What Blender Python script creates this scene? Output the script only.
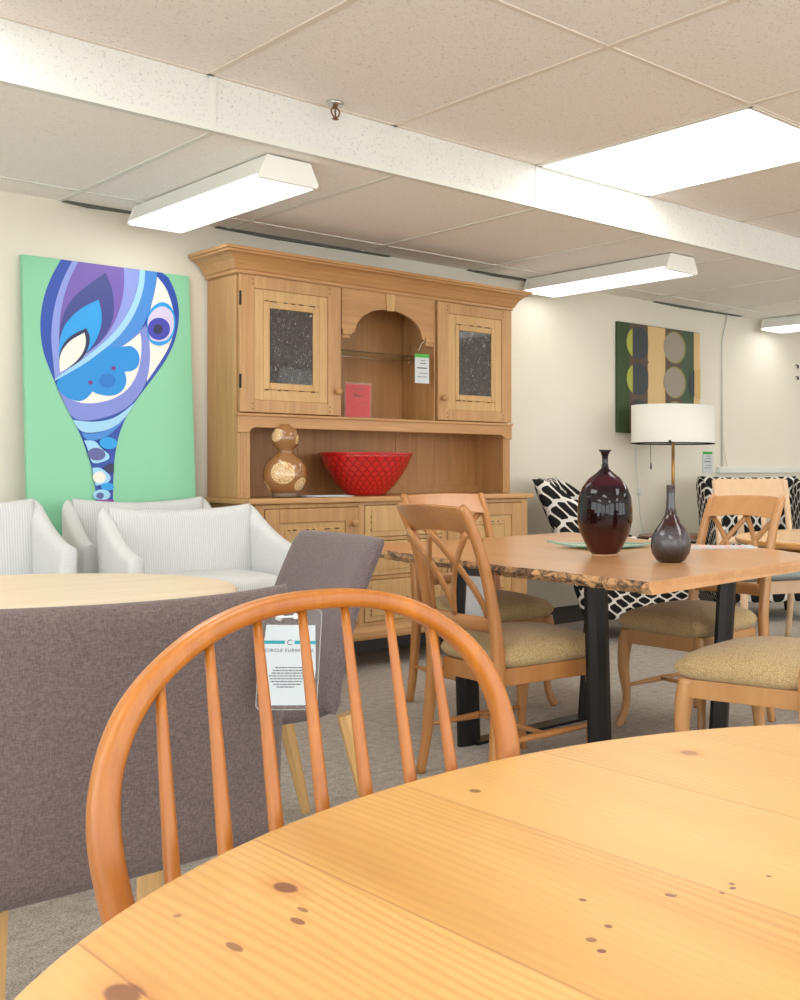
import bpy, bmesh, math, random
from mathutils import Vector, Matrix, Euler
PI = math.pi
sc = bpy.context.scene
C = sc.collection
for o in list(bpy.data.objects): bpy.data.objects.remove(o)
random.seed(7)

# ------------------------------------------------------------------ camera
EYE = 1.05
cam = bpy.data.objects.new('camera', bpy.data.cameras.new('camera')); C.objects.link(cam)
sc.camera = cam
cam.location = (0, 0, EYE)
cam.rotation_euler = (PI/2, 0, -math.atan2(.7688, .6396))
cam.data.sensor_fit = 'HORIZONTAL'; cam.data.sensor_width = 36
cam.data.lens = 36*1073/800
cam.data.shift_x = -350/800; cam.data.shift_y = -30/800
cam.data.clip_start = .02

# ------------------------------------------------------------------ light
sc.view_settings.view_transform = 'Standard'; sc.view_settings.look = 'None'
sc.view_settings.gamma = 1; sc.view_settings.use_curve_mapping = False
sc.view_settings.exposure = 0.14
w = bpy.data.worlds.new('world'); sc.world = w; w.use_nodes = True
w.node_tree.nodes['Background'].inputs[0].default_value = (.93, .98, 1, 1)
w.node_tree.nodes['Background'].inputs[1].default_value = 3.7  # bright even fill that enters by the openings added in unseen walls
PANEL_W = 10.5      # watts of each recessed ceiling panel
WRAP_W = 2.4        # watts of each wraparound fixture
LOW, HIGH, BEAM_Y, WALL_Y = 2.31, 2.51, 4.07, 5.69

# ------------------------------------------------------------------ materials
def s2l(c): return tuple(((v/255)/12.92 if v/255 <= .04045 else ((v/255+.055)/1.055)**2.4) for v in c) + (1,)
class N:
    def __init__(s, name):
        s.m = bpy.data.materials.new(name); s.m.use_nodes = True
        s.t = s.m.node_tree; s.b = s.t.nodes['Principled BSDF']
    def n(s, kind, ins=None, **kw):
        x = s.t.nodes.new(kind)
        for k, v in kw.items(): setattr(x, k, v)
        for k, v in (ins or {}).items():
            if isinstance(v, bpy.types.NodeSocket): s.t.links.new(v, x.inputs[k])
            else: x.inputs[k].default_value = v
        return x
    def set(s, k, v):
        if isinstance(v, bpy.types.NodeSocket): s.t.links.new(v, s.b.inputs[k])
        else: s.b.inputs[k].default_value = v
    def math(s, op, a, b=None, c=None):
        x = s.t.nodes.new('ShaderNodeMath'); x.operation = op
        for i, v in enumerate((a, b, c)):
            if v is None: continue
            if isinstance(v, bpy.types.NodeSocket): s.t.links.new(v, x.inputs[i])
            else: x.inputs[i].default_value = v
        return x.outputs[0]
    def ramp(s, fac, stops, interp='LINEAR'):
        r = s.t.nodes.new('ShaderNodeValToRGB'); s.t.links.new(fac, r.inputs[0]); cr = r.color_ramp; cr.interpolation = interp
        while len(cr.elements) < len(stops): cr.elements.new(.5)
        for e, (p, c) in zip(cr.elements, stops): e.position = p; e.color = c
        return r.outputs[0]
    def mix(s, f, a, b, mode='MIX'):
        x = s.t.nodes.new('ShaderNodeMix'); x.data_type = 'RGBA'; x.blend_type = mode
        for k, v in ((0, f), (6, a), (7, b)):
            if isinstance(v, bpy.types.NodeSocket): s.t.links.new(v, x.inputs[k])
            else: x.inputs[k].default_value = v
        return x.outputs[2]
    def bump(s, h, strength=.3, dist=.002):
        b = s.n('ShaderNodeBump', {'Strength': strength, 'Distance': dist, 'Height': h}); s.set('Normal', b.outputs[0])
    def obj(s, scale=(1, 1, 1), rot=(0, 0, 0)):
        tc = s.n('ShaderNodeTexCoord'); mp = s.n('ShaderNodeMapping', {'Scale': scale, 'Rotation': rot, 'Vector': tc.outputs['Object']}); return mp.outputs[0]
    def noise(s, vec, scale, detail=3, rough=.5, dist=0):
        return s.n('ShaderNodeTexNoise', {'Vector': vec, 'Scale': scale, 'Detail': detail, 'Roughness': rough, 'Distortion': dist}).outputs[0]

def plain(name, col, rough=.6, metal=0, coat=0, spec=None):
    k = N(name); k.set('Base Color', s2l(col)); k.set('Roughness', rough); k.set('Metallic', metal); k.set('Coat Weight', coat)
    if spec is not None: k.set('Specular IOR Level', spec)
    return k.m
def wood(name, a, b, axis='z', scale=1, rough=.38, coat=.15, knots=False, c=None):
    """long-grained timber; the grain runs along the given axis"""
    k = N(name); st = {'x': (.06, 1, 1), 'y': (1, .06, 1), 'z': (1, 1, .06)}[axis]
    v = k.obj(tuple(q*scale for q in st))
    n1 = k.noise(v, 14, 4, .6, .6); n2 = k.noise(v, 70, 3, .7, .2)
    col = k.ramp(n1, [(.3, s2l(a)), (.7, s2l(b))])
    col = k.mix(k.ramp(n2, [(.35, (.0, .0, .0, 1)), (.75, (.35, .35, .35, 1))]), col, s2l(c or tuple(q*.72 for q in a)))
    if knots:
        vo = k.n('ShaderNodeTexVoronoi', {'Vector': k.obj((1, 1, .55)), 'Scale': 4.5}, feature='F1')
        kn = k.ramp(vo.outputs['Distance'], [(.03, (1, 1, 1, 1)), (.075, (0, 0, 0, 1))])
        col = k.mix(k.math('MULTIPLY', kn, .75), col, s2l((112, 66, 32)))
    k.set('Base Color', col); k.set('Roughness', rough); k.set('Coat Weight', coat); k.set('Coat Roughness', .25)
    k.bump(n2, .08, .001)
    return k.m
def fabric(name, a, b, sc_=260, rough=.95, bump=.5):
    k = N(name); v = k.obj()
    w1 = k.noise(k.obj((1, 1, .3)), sc_, 2); w2 = k.noise(k.obj((.3, .3, 1)), sc_, 2)
    f = k.math('ADD', k.math('MULTIPLY', w1, .5), k.math('MULTIPLY', w2, .5))
    col = k.ramp(f, [(.36, s2l(a)), (.62, s2l(b))])
    k.set('Base Color', col); k.set('Roughness', rough); k.set('Specular IOR Level', .15); k.set('Sheen Weight', .15)
    k.bump(f, bump, .002); return k.m

# room
def m_wall():
    k = N('cream_wall_paint'); v = k.obj()
    n = k.noise(v, 55, 4, .6); n2 = k.noise(v, 1.3, 3)
    k.set('Base Color', k.ramp(n2, [(.3, s2l((229, 222, 206))), (.7, s2l((234, 228, 213)))])); k.set('Roughness', .75); k.set('Specular IOR Level', .25)
    k.bump(n, .35, .004); return k.m
def m_tile(name, a, b, pit):
    k = N(name); v = k.obj()
    n = k.noise(v, 105, 3, .55, 1.2); n2 = k.noise(v, 260, 2, .6)
    f = k.ramp(n, [(.33, (0, 0, 0, 1)), (.42, (1, 1, 1, 1))])
    g = k.ramp(n2, [(.3, (.75, .75, .75, 1)), (.5, (1, 1, 1, 1))])
    col = k.mix(f, s2l(pit), k.mix(g, s2l(a), s2l(b)))
    k.set('Base Color', col); k.set('Roughness', .9); k.set('Specular IOR Level', .1)
    k.bump(k.math('MULTIPLY', f, g), .35, .003); return k.m
def m_carpet():
    k = N('grey_carpet'); v = k.obj()
    n = k.noise(v, 190, 3, .8); n2 = k.noise(v, 28, 3, .7)
    f = k.math('ADD', k.math('MULTIPLY', n, .75), k.math('MULTIPLY', n2, .25))
    k.set('Base Color', k.ramp(f, [(.36, s2l((122, 115, 107))), (.5, s2l((182, 174, 164))), (.66, s2l((222, 215, 206)))]))
    k.set('Roughness', 1); k.set('Specular IOR Level', .05); k.bump(f, .8, .006); return k.m
WALLM = m_wall()
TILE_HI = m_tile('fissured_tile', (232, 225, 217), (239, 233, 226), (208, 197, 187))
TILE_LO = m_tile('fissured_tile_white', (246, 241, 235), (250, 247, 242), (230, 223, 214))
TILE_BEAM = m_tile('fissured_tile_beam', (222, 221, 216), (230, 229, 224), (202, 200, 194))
CARPET = m_carpet()
TBAR = plain('painted_grid', (222, 210, 196), .5)
TBAR_W = plain('painted_grid_white', (228, 228, 220), .45)
DARKGAP = plain('dark_angle_shadow', (92, 98, 90), .7)
BASEB = plain('vinyl_baseboard', (74, 68, 66), .5)
def m_emit(name, col, st):
    k = N(name); k.set('Base Color', (1, 1, 1, 1)); k.set('Emission Color', col); k.set('Emission Strength', st); return k.m
DIFFUSER = m_emit('lit_diffuser', (1, 1, .985, 1), 1.6)
FIXWHITE = plain('white_enamel', (240, 240, 234), .35)
# furniture
HUTCH = wood('aged_pine', (184, 136, 84), (206, 160, 106), 'z', 1, .45, .1, True)
HUTCH_X = wood('aged_pine_rail', (184, 134, 82), (206, 158, 104), 'x', 1, .45, .1)
HUTCH_L = wood('pale_aged_pine', (200, 158, 100), (214, 174, 118), 'z', 1, .45, .1)
HUTCH_B = wood('aged_pine_back', (176, 124, 74), (198, 147, 92), 'z', .8, .5, .05)
HUTCH_K = plain('worn_dark_edge', (86, 56, 30), .7)
IRON = plain('dark_iron', (46, 40, 36), .5, .8)
CHERRY = wood('honey_cherry', (176, 116, 60), (193, 134, 76), 'z', .7, .33, .3, c=(160, 102, 56))
CHERRY_L = wood('pale_honey_cherry', (186, 134, 82), (200, 150, 96), 'z', .7, .33, .3, c=(182, 130, 82))
PEACH = wood('pale_maple', (226, 190, 152), (232, 200, 164), 'z', .7, .35, .25, c=(224, 178, 132))
BOW = wood('amber_cherry', (160, 92, 24), (184, 114, 36), 'z', 1.4, .36, .15, c=(132, 70, 16))
LIVE = wood('live_edge_cherry', (202, 148, 98), (218, 169, 118), 'y', .6, .28, .3, c=(184, 118, 72))
HONEY = wood('honey_tabletop', (226, 168, 96), (238, 184, 112), 'y', .6, .25, .4)
PALE = wood('bleached_oak', (214, 192, 160), (228, 208, 180), 'x', .8, .45, .1, c=(204, 180, 148))
OAKLEG = wood('light_oak_leg', (202, 158, 98), (216, 174, 116), 'z', .8, .4, .1)
def m_pine():
    k = N('knotty_pine_planks')
    tc = k.n('ShaderNodeTexCoord').outputs['Object']; sp = k.n('ShaderNodeSeparateXYZ', {0: tc})
    X, Y = sp.outputs[0], sp.outputs[1]
    u = k.math('DIVIDE', k.math('SUBTRACT', X, -.407+.002), .17)
    idx = k.math('FLOOR', u); fr = k.math('FRACT', u)
    wn = k.n('ShaderNodeTexWhiteNoise', {'W': k.math('ADD', idx, 3.7)}, noise_dimensions='1D').outputs[0]
    off = k.n('ShaderNodeCombineXYZ', {0: X, 1: k.math('MULTIPLY', Y, .13), 2: k.math('MULTIPLY', idx, 3.31)}).outputs[0]
    wav = k.n('ShaderNodeTexWave', {'Vector': off, 'Scale': 34.0, 'Distortion': 16.0, 'Detail': 2.0, 'Detail Scale': .3, 'Detail Roughness': .55}, bands_direction='X').outputs[1]
    n = k.noise(off, 9, 4, .6, .5); fine = k.noise(off, 160, 2, .7)
    base = k.ramp(n, [(.3, s2l((178, 129, 62))), (.5, s2l((192, 146, 78))), (.72, s2l((204, 161, 92)))])
    base = k.mix(k.math('MULTIPLY', wn, .6), base, s2l((211, 167, 102)))
    g = k.ramp(wav, [(.3, (0, 0, 0, 1)), (.95, (1, 1, 1, 1))])
    base = k.mix(k.math('MULTIPLY', k.math('MULTIPLY', g, k.ramp(k.noise(off, 5, 3, .6, .8), [(.38, (.15, .15, .15, 1)), (.62, (1, 1, 1, 1))])), k.math('MULTIPLY_ADD', wn, -.45, .66)), base, s2l((170, 114, 52)))
    base = k.mix(k.math('MULTIPLY', k.ramp(fine, [(.5, (0, 0, 0, 1)), (.8, (1, 1, 1, 1))]), .3), base, s2l((208, 140, 70)))
    seam = k.math('LESS_THAN', fr, .012)
    base = k.mix(k.math('MULTIPLY', seam, .4), base, s2l((140, 84, 36)))
    # knots and worm holes, where they lie in the planks: x, y, radius across, radius along, darkness
    for (kx, ky, rx, ry, dk) in [(.398,.787,.008,.017,.85),(.374,.722,.0035,.010,.8),(.386,.738,.0025,.008,.7),(.327,.715,.0035,.012,.75),(.637,.881,.005,.008,.8),
            (.875,.816,.008,.012,.55),(.254,.702,.011,.022,.8),(.573,.555,.0028,.004,.9),(.526,.597,.0026,.004,.9),(.507,.549,.0026,.004,.9),(.485,.542,.0035,.005,.8),
            (.478,.524,.003,.004,.95),(.574,.551,.003,.003,.8),(.619,.533,.0022,.003,.95),(.613,.527,.003,.003,.95),(.601,.527,.002,.003,.8),(.649,.521,.002,.003,.9),(.324,.796,.003,.004,.6)]:
        dx = k.math('DIVIDE', k.math('SUBTRACT', X, kx-.667), rx); dy = k.math('DIVIDE', k.math('SUBTRACT', Y, ky-.370), ry)
        d = k.math('SQRT', k.math('ADD', k.math('MULTIPLY', dx, dx), k.math('MULTIPLY', dy, dy)))
        if rx > .007:
            d = k.math('ADD', d, k.math('MULTIPLY', k.math('SUBTRACT', n, .5), 1.2))
            halo = k.ramp(d, [(.0, (1, 1, 1, 1)), (1.0, (0, 0, 0, 1))]); dd = k.math('DIVIDE', d, 2.4)
            halo = k.ramp(dd, [(.3, (1, 1, 1, 1)), (1, (0, 0, 0, 1))])
            base = k.mix(k.math('MULTIPLY', halo, .4), base, s2l((176, 96, 36)))
        msk = k.ramp(d, [(.78, (1, 1, 1, 1)), (1.0, (0, 0, 0, 1))])
        base = k.mix(k.math('MULTIPLY', msk, dk), base, s2l((104, 56, 34)))
    k.set('Base Color', base); k.set('Roughness', .42); k.set('Coat Weight', .12); k.set('Coat Roughness', .3)
    k.bump(fine, .05, .001); return k.m
PINE = m_pine()
def m_bark():
    k = N('live_bark_edge'); v = k.obj()
    n = k.noise(k.obj((1, 1, 1.6)), 18, 6, .8, .8); 
    k.set('Base Color', k.ramp(n, [(.36, s2l((62, 44, 34))), (.46, s2l((128, 98, 72))), (.56, s2l((214, 164, 112))), (.7, s2l((226, 178, 128)))]))
    k.set('Roughness', .85); k.bump(n, 1, .012); return k.m
BARK = m_bark()
BROWN = fabric('brown_linen', (88, 76, 74), (114, 99, 96), 420)
BROWN2 = fabric('taupe_linen', (90, 78, 78), (118, 104, 103), 420)
def m_stripe():
    k = N('white_grey_stripe'); uv = k.n('ShaderNodeTexCoord').outputs['UV']; sp = k.n('ShaderNodeSeparateXYZ', {0: uv})
    f = k.math('FRACT', k.math('MULTIPLY', sp.outputs[0], 100)); st = k.ramp(f, [(.0, (0, 0, 0, 1)), (.3, (1, 1, 1, 1)), (.7, (1, 1, 1, 1)), (1, (0, 0, 0, 1))])
    k.set('Base Color', k.mix(st, s2l((198, 199, 199)), s2l((217, 218, 217)))); k.set('Roughness', .95); k.set('Specular IOR Level', .1)
    k.bump(st, .4, .003); return k.m
STRIPE = m_stripe()
WHITEF = fabric('white_upholstery', (207, 208, 207), (217, 218, 217), 300, bump=.2)
def m_ogee():
    k = N('black_white_ogee'); uv = k.n('ShaderNodeTexCoord').outputs['UV']; sp = k.n('ShaderNodeSeparateXYZ', {0: uv})
    U = k.math('DIVIDE', sp.outputs[0], .115); V = k.math('DIVIDE', sp.outputs[1], .155)
    sn = k.math('MULTIPLY', k.math('SINE', k.math('MULTIPLY', V, 2*PI)), .25)
    def fam(a):
        f = k.math('FRACT', a); d = k.math('ABSOLUTE', k.math('SUBTRACT', f, .5)); return k.math('GREATER_THAN', d, .385)
    l1 = fam(k.math('ADD', U, sn)); l2 = fam(k.math('ADD', k.math('SUBTRACT', U, sn), .5))
    m = k.math('MAXIMUM', l1, l2)
    k.set('Base Color', k.mix(m, s2l((38, 36, 34)), s2l((232, 228, 220)))); k.set('Roughness', .9); k.set('Specular IOR Level', .15)
    k.bump(k.noise(uv, 300, 2), .3, .002); return k.m
OGEE = m_ogee()
def m_brocade():
    k = N('olive_tan_brocade'); v = k.obj()
    vo = k.n('ShaderNodeTexVoronoi', {'Vector': v, 'Scale': 125.0}, feature='DISTANCE_TO_EDGE').outputs[0]
    n = k.ramp(vo, [(.03, (0, 0, 0, 1)), (.22, (1, 1, 1, 1))])
    k.set('Base Color', k.mix(n, s2l((172, 144, 96)), s2l((200, 174, 128)))); k.set('Roughness', .8); k.set('Sheen Weight', .2); k.bump(n, .3, .002); return k.m
BROCADE = m_brocade()
BLUESEAT = fabric('blue_grey_seat', (140, 150, 150), (164, 172, 172), 300)
STEEL = plain('blackened_steel', (40, 38, 37), .35, .6)
BRASS = plain('aged_brass', (176, 134, 78), .35, .9)
SHADE = plain('white_drum_shade', (242, 240, 232), .8)
def m_glaze():
    k = N('oxblood_glaze'); v = k.obj(); n = k.noise(k.obj((1, 1, .4)), 9, 4, .6)
    z = k.n('ShaderNodeSeparateXYZ', {0: v}).outputs[2]
    g = k.ramp(k.math('ADD', z, k.math('MULTIPLY', k.math('SUBTRACT', n, .5), .09)), [(.0, s2l((78, 34, 24))), (.10, s2l((44, 14, 12))), (.15, s2l((16, 5, 8))), (.24, s2l((22, 6, 14))), (.27, s2l((62, 12, 30))), (.31, s2l((20, 7, 13)))])
    k.set('Base Color', g); k.set('Roughness', .05); k.set('Specular IOR Level', .4); return k.m
def m_glaze2():
    k = N('silvered_oxblood_glaze'); v = k.obj(); n = k.noise(v, 40, 5, .8)
    z = k.n('ShaderNodeSeparateXYZ', {0: v}).outputs[2]
    q = k.math('ADD', z, k.math('MULTIPLY', k.math('SUBTRACT', n, .5), .10))
    g = k.ramp(q, [(.0, s2l((34, 20, 17))), (.035, s2l((42, 30, 28))), (.08, s2l((70, 66, 72))), (.108, s2l((78, 74, 78))), (.125, s2l((52, 12, 10))), (.2, s2l((36, 7, 8)))])
    k.set('Base Color', g); k.set('Roughness', k.ramp(q, [(.08, (.4, .4, .4, 1)), (.13, (.1, .1, .1, 1))])); k.set('Coat Weight', .6); k.set('Coat Roughness', .1)
    k.set('Metallic', k.ramp(q, [(.06, (0, 0, 0, 1)), (.09, (.35, .35, .35, 1)), (.115, (.35, .35, .35, 1)), (.125, (0, 0, 0, 1))])); return k.m
GLAZE, GLAZE2 = m_glaze(), m_glaze2()
CLAYFOOT = plain('unglazed_clay', (196, 150, 112), .8)
def m_redbowl():
    k = N('red_scale_glaze'); uv = k.n('ShaderNodeTexCoord').outputs['UV']
    sp = k.n('ShaderNodeSeparateXYZ', {0: uv}); U = k.math('MULTIPLY', sp.outputs[0], 30); V = k.math('MULTIPLY', sp.outputs[1], 9)
    row = k.math('FLOOR', V); fu = k.math('SUBTRACT', k.math('FRACT', k.math('ADD', U, k.math('MULTIPLY', k.math('MODULO', row, 2), .5))), .5); fv = k.math('FRACT', V)
    d = k.math('SQRT', k.math('ADD', k.math('MULTIPLY', fu, fu), k.math('MULTIPLY', k.math('MULTIPLY', fv, fv), .28)))
    ln = k.ramp(d, [(.36, (0, 0, 0, 1)), (.44, (1, 1, 1, 1)), (.52, (0, 0, 0, 1))])
    k.set('Base Color', k.mix(ln, s2l((206, 34, 30)), s2l((120, 14, 14)))); k.set('Roughness', .25); k.set('Coat Weight', .5); k.bump(k.math('SUBTRACT', 1.0, ln), .6, .003); return k.m
REDBOWL = m_redbowl()
RED = plain('red_glaze', (200, 30, 34), .25, 0, .5)
def m_gourd():
    k = N('caramel_glaze_with_lace'); v = k.obj()
    col = s2l((156, 110, 68)); out = col; lace = k.n('ShaderNodeTexVoronoi', {'Vector': v, 'Scale': 85.0}, feature='DISTANCE_TO_EDGE').outputs[0]
    lm = k.ramp(lace, [(.05, (0, 0, 0, 1)), (.12, (1, 1, 1, 1))])
    for c, r in [((-.055, -.085, .125), .058), ((-.062, -.02, .315), .036), ((.04, -.09, .06), .04), ((-.095, .03, .05), .04), ((.045, -.05, .29), .024), ((.0, .1, .14), .06), ((.09, .04, .15), .04)]:
        dv = k.n('ShaderNodeVectorMath', {0: v, 1: c}, operation='DISTANCE').outputs['Value']
        mk = k.math('LESS_THAN', dv, r); out = k.mix(k.math('MULTIPLY', mk, 1.0), out, k.mix(lm, s2l((196, 150, 98)), s2l((232, 206, 158))))
    k.set('Base Color', out); k.set('Roughness', .18); k.set('Coat Weight', .6); return k.m
GOURD = m_gourd()
GREYFOOT = plain('grey_foot', (128, 112, 92), .5)
def m_rain():
    k = N('rain_glass'); v = k.obj(); n = k.noise(k.obj((1, 1, .7)), 70, 3, .7, 1.5)
    k.set('Base Color', k.ramp(n, [(.5, s2l((50, 44, 38))), (.62, s2l((84, 78, 72))), (.7, s2l((190, 188, 182)))])); k.set('Roughness', .12); k.set('Coat Weight', .4); k.bump(n, 1, .006); return k.m  # pale end of the ramp paints glints into the dark glass
RAIN = m_rain()
def m_glass(name, col, rough=.02, alpha=1):
    k = N(name); k.set('Base Color', s2l(col)); k.set('Transmission Weight', 1); k.set('Roughness', rough); k.set('IOR', 1.45); return k.m
SHELFGLASS = m_glass('clear_shelf_glass', (225, 242, 232))
def m_acryl():
    k = N('clear_acrylic'); k.set('Base Color', (.8, .8, .8, 1)); k.set('Roughness', .05); k.set('Alpha', .04); k.set('Specular IOR Level', .8); return k.m
ACRYL = m_acryl()
SMOKE = plain('smoked_sleeve', (70, 68, 68), .2)
PLATEGLASS = N('sea_green_glass'); PLATEGLASS.set('Base Color', s2l((160, 214, 192))); PLATEGLASS.set('Roughness', .08); PLATEGLASS.set('Transmission Weight', .35); PLATEGLASS = PLATEGLASS.m
PAPER = plain('white_card', (206, 211, 213), .6)
REDCARD = plain('red_card', (208, 36, 42), .6)
GREEN = plain('green_print', (70, 176, 62), .6)
TEAL = plain('teal_print', (24, 140, 150), .6)
INK = plain('printed_ink', (70, 72, 76), .7)
BLACKPL = plain('black_plastic', (26, 26, 26), .5)
WHITEPL = plain('white_plastic', (222, 224, 220), .4)
RIMPL = plain('frosted_rim', (150, 146, 144), .15)
CARD = plain('grey_white_card', (186, 193, 196), .6)
CHROME = plain('chrome', (200, 200, 198), .2, 1)
RUST = plain('bronze_sprinkler', (128, 92, 58), .45, .7)

# ------------------------------------------------------------------ builders
def link(o, parent=None):
    C.objects.link(o)
    if parent is not None: o.parent = parent
    return o
def thing(name, label, cat, loc=(0, 0, 0), rz=0, group=None):
    o = bpy.data.objects.new(name, None); o.empty_display_size = .1; C.objects.link(o)
    o.location = loc; o.rotation_euler = (0, 0, rz); o['label'] = label; o['category'] = cat
    if group: o['group'] = group
    return o
def tag(o, label, cat, group=None):
    o['label'] = label; o['category'] = cat
    if group: o['group'] = group
    return o
def obj(name, bm, mat, parent=None, smooth=False, bevel=0, seg=2, label=None, loc=None):
    bmesh.ops.recalc_face_normals(bm, faces=bm.faces[:])
    me = bpy.data.meshes.new(name); bm.to_mesh(me); bm.free()
    for m in (mat if isinstance(mat, (list, tuple)) else [mat]): me.materials.append(m)
    o = bpy.data.objects.new(name, me); link(o, parent)
    if smooth:
        for p in me.polygons: p.use_smooth = True
    if bevel:
        b = o.modifiers.new('bevel', 'BEVEL'); b.width = bevel; b.segments = seg; b.limit_method = 'ANGLE'; b.angle_limit = .7
    if label: o['label'] = label
    if loc: o.location = loc
    return o
def struct(name, bm, mat, **kw):
    o = obj(name, bm, mat, **kw); o['kind'] = 'structure'; return o
def NB(): return bmesh.new()
def box(bm, a, b, mi=0):
    """axis box between two corners"""
    r = bmesh.ops.create_cube(bm, size=1)
    for v in r['verts']:
        v.co = Vector([(a[i]+b[i])/2 + v.co[i]*(b[i]-a[i]) for i in range(3)])
    for f in {f for v in r['verts'] for f in v.link_faces}: f.material_index = mi
    return r['verts']
def bx(a, b): bm = NB(); box(bm, a, b); return bm
def prism(bm, pts, fa, fb, mi=0):
    """closed outline pts (2d) mapped through fa to one end and fb to the other"""
    A = [bm.verts.new(fa(*p)) for p in pts]; B = [bm.verts.new(fb(*p)) for p in pts]; n = len(pts)
    fs = [bm.faces.new(A[::-1]), bm.faces.new(B)]
    for i in range(n): fs.append(bm.faces.new((A[i], A[(i+1) % n], B[(i+1) % n], B[i])))
    for f in fs: f.material_index = mi
def lathe(bm, prof, seg=40, c=(0, 0, 0), mi=0, cap=True):
    uvl = bm.loops.layers.uv.verify(); rings = []
    tot = sum(math.dist(prof[i], prof[i+1]) for i in range(len(prof)-1)) or 1; acc = [0]
    for i in range(len(prof)-1): acc.append(acc[-1]+math.dist(prof[i], prof[i+1])/tot)
    for r, z in prof:
        rings.append([bm.verts.new((c[0]+max(r, 1e-5)*math.cos(2*PI*k/seg), c[1]+max(r, 1e-5)*math.sin(2*PI*k/seg), c[2]+z)) for k in range(seg)])
    for i in range(len(prof)-1):
        for k in range(seg):
            f = bm.faces.new((rings[i][k], rings[i][(k+1) % seg], rings[i+1][(k+1) % seg], rings[i+1][k])); f.material_index = mi
            for l, (a, b) in zip(f.loops, ((k, i), (k+1, i), (k+1, i+1), (k, i+1))): l[uvl].uv = (a/seg, acc[b])
    if cap:
        for rr in (rings[0][::-1], rings[-1]):
            f = bm.faces.new(rr); f.material_index = mi
def catmull(pts, n=8):
    P = [Vector(p) for p in pts]; P = [2*P[0]-P[1]] + P + [2*P[-1]-P[-2]]; out = []
    for i in range(1, len(P)-2):
        for k in range(n):
            t = k/n; a, b, c, d = P[i-1:i+3]
            out.append(.5*((2*b)+(-a+c)*t+(2*a-5*b+4*c-d)*t*t+(-a+3*b-3*c+d)*t**3))
    out.append(P[-2]); return out
def sweep(bm, pts, w, d, side=(0, 1, 0), seg=8, power=3.2, mi=0, smooth_n=0):
    """sweep a rounded-rectangle section (w along side, d across) along pts; w, d numbers or lists"""
    if smooth_n: 
        n0 = len(pts); P = catmull(pts, smooth_n)
        ex = lambda q: q if not isinstance(q, (list, tuple)) else [q[min(int(i/smooth_n), n0-1)]*(1-(i/smooth_n) % 1)+q[min(int(i/smooth_n)+1, n0-1)]*((i/smooth_n) % 1) for i in range(len(P))]
        w, d = ex(w), ex(d); pts = P
    P = [Vector(p) for p in pts]; n = len(P); side = Vector(side).normalized(); rings = []
    for i, p in enumerate(P):
        t = (P[min(i+1, n-1)]-P[max(i-1, 0)]).normalized(); s = (side-t*side.dot(t)).normalized(); u = t.cross(s)
        ww = w[i] if isinstance(w, (list, tuple)) else w; dd = d[i] if isinstance(d, (list, tuple)) else d; ring = []
        for k in range(seg*2):
            a = 2*PI*(k+.5)/(seg*2); c, q = math.cos(a), math.sin(a)
            e = (abs(c)**power+abs(q)**power)**(-1/power); ring.append(bm.verts.new(p+s*(c*e*ww/2)+u*(q*e*dd/2)))
        rings.append(ring)
    m = seg*2
    for i in range(n-1):
        for k in range(m):
            f = bm.faces.new((rings[i][k], rings[i][(k+1) % m], rings[i+1][(k+1) % m], rings[i+1][k])); f.material_index = mi
    bm.faces.new(rings[0][::-1]).material_index = mi; bm.faces.new(rings[-1]).material_index = mi
def padsurf(bm, P, Nn, half, nu=24, nv=24, edge=6.0, uvs=(1, 1), dome=0, uv0=(0, 0)):
    """upholstered body: a mid surface P(u, v), u and v in -1..1, swollen along Nn(u, v); thin only at the rounded rim"""
    uvl = bm.loops.layers.uv.verify()
    g = lambda n: [math.sin(PI/2*(2*i/n-1)) for i in range(n+1)]
    U, V = g(nu), g(nv); T, B = {}, {}
    for i, u in enumerate(U):
        for j, v in enumerate(V):
            h = max(0, 1-abs(u)**edge)**.5*max(0, 1-abs(v)**edge)**.5; hh = half(u, v) if callable(half) else half
            p = Vector(P(u, v)); nn = Vector(Nn(u, v)).normalized(); rim = i in (0, nu) or j in (0, nv)
            T[i, j] = bm.verts.new(p+nn*(hh*h+dome*(1-u*u)*(1-v*v)*(0 if rim else 1)))
            B[i, j] = T[i, j] if rim else bm.verts.new(p-nn*hh*h)
    def uvset(f, ij):
        for l, (a, b) in zip(f.loops, ij): l[uvl].uv = (uv0[0]+(U[a]+1)/2*uvs[0], uv0[1]+(V[b]+1)/2*uvs[1])
    for i in range(nu):
        for j in range(nv):
            q = ((i, j), (i+1, j), (i+1, j+1), (i, j+1))
            uvset(bm.faces.new([T[k] for k in q]), q); q = q[::-1]; uvset(bm.faces.new([B[k] for k in q]), q)
def frame_panel(bm, x0, x1, z0, z1, y, d, wst, wr=None):
    """four mitre-less frame members"""
    wr = wr or wst
    box(bm, (x0, y, z0), (x0+wst, y+d, z1)); box(bm, (x1-wst, y, z0), (x1, y+d, z1))
    box(bm, (x0+wst, y, z0), (x1-wst, y+d, z0+wr)); box(bm, (x0+wst, y, z1-wr), (x1-wst, y+d, z1))
def dup(o, parent=None):
    c = o.copy(); C.objects.link(c)
    if parent is not None: c.parent = parent
    for ch in list(o.children): dup(ch, c)
    return c
def text(name, s, size, mat, parent, loc, rot, spacing=1.0):
    cu = bpy.data.curves.new(name, 'FONT'); cu.body = s; cu.size = size; cu.align_x = 'CENTER'; cu.extrude = .0001; cu.space_character = spacing
    t = bpy.data.objects.new('tmp', cu); C.objects.link(t); bpy.context.view_layer.update()
    me = bpy.data.meshes.new_from_object(t.evaluated_get(bpy.context.evaluated_depsgraph_get())); bpy.data.objects.remove(t)
    me.materials.clear(); me.materials.append(mat); o = bpy.data.objects.new(name, me); link(o, parent); o.location = loc; o.rotation_euler = rot; return o

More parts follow.
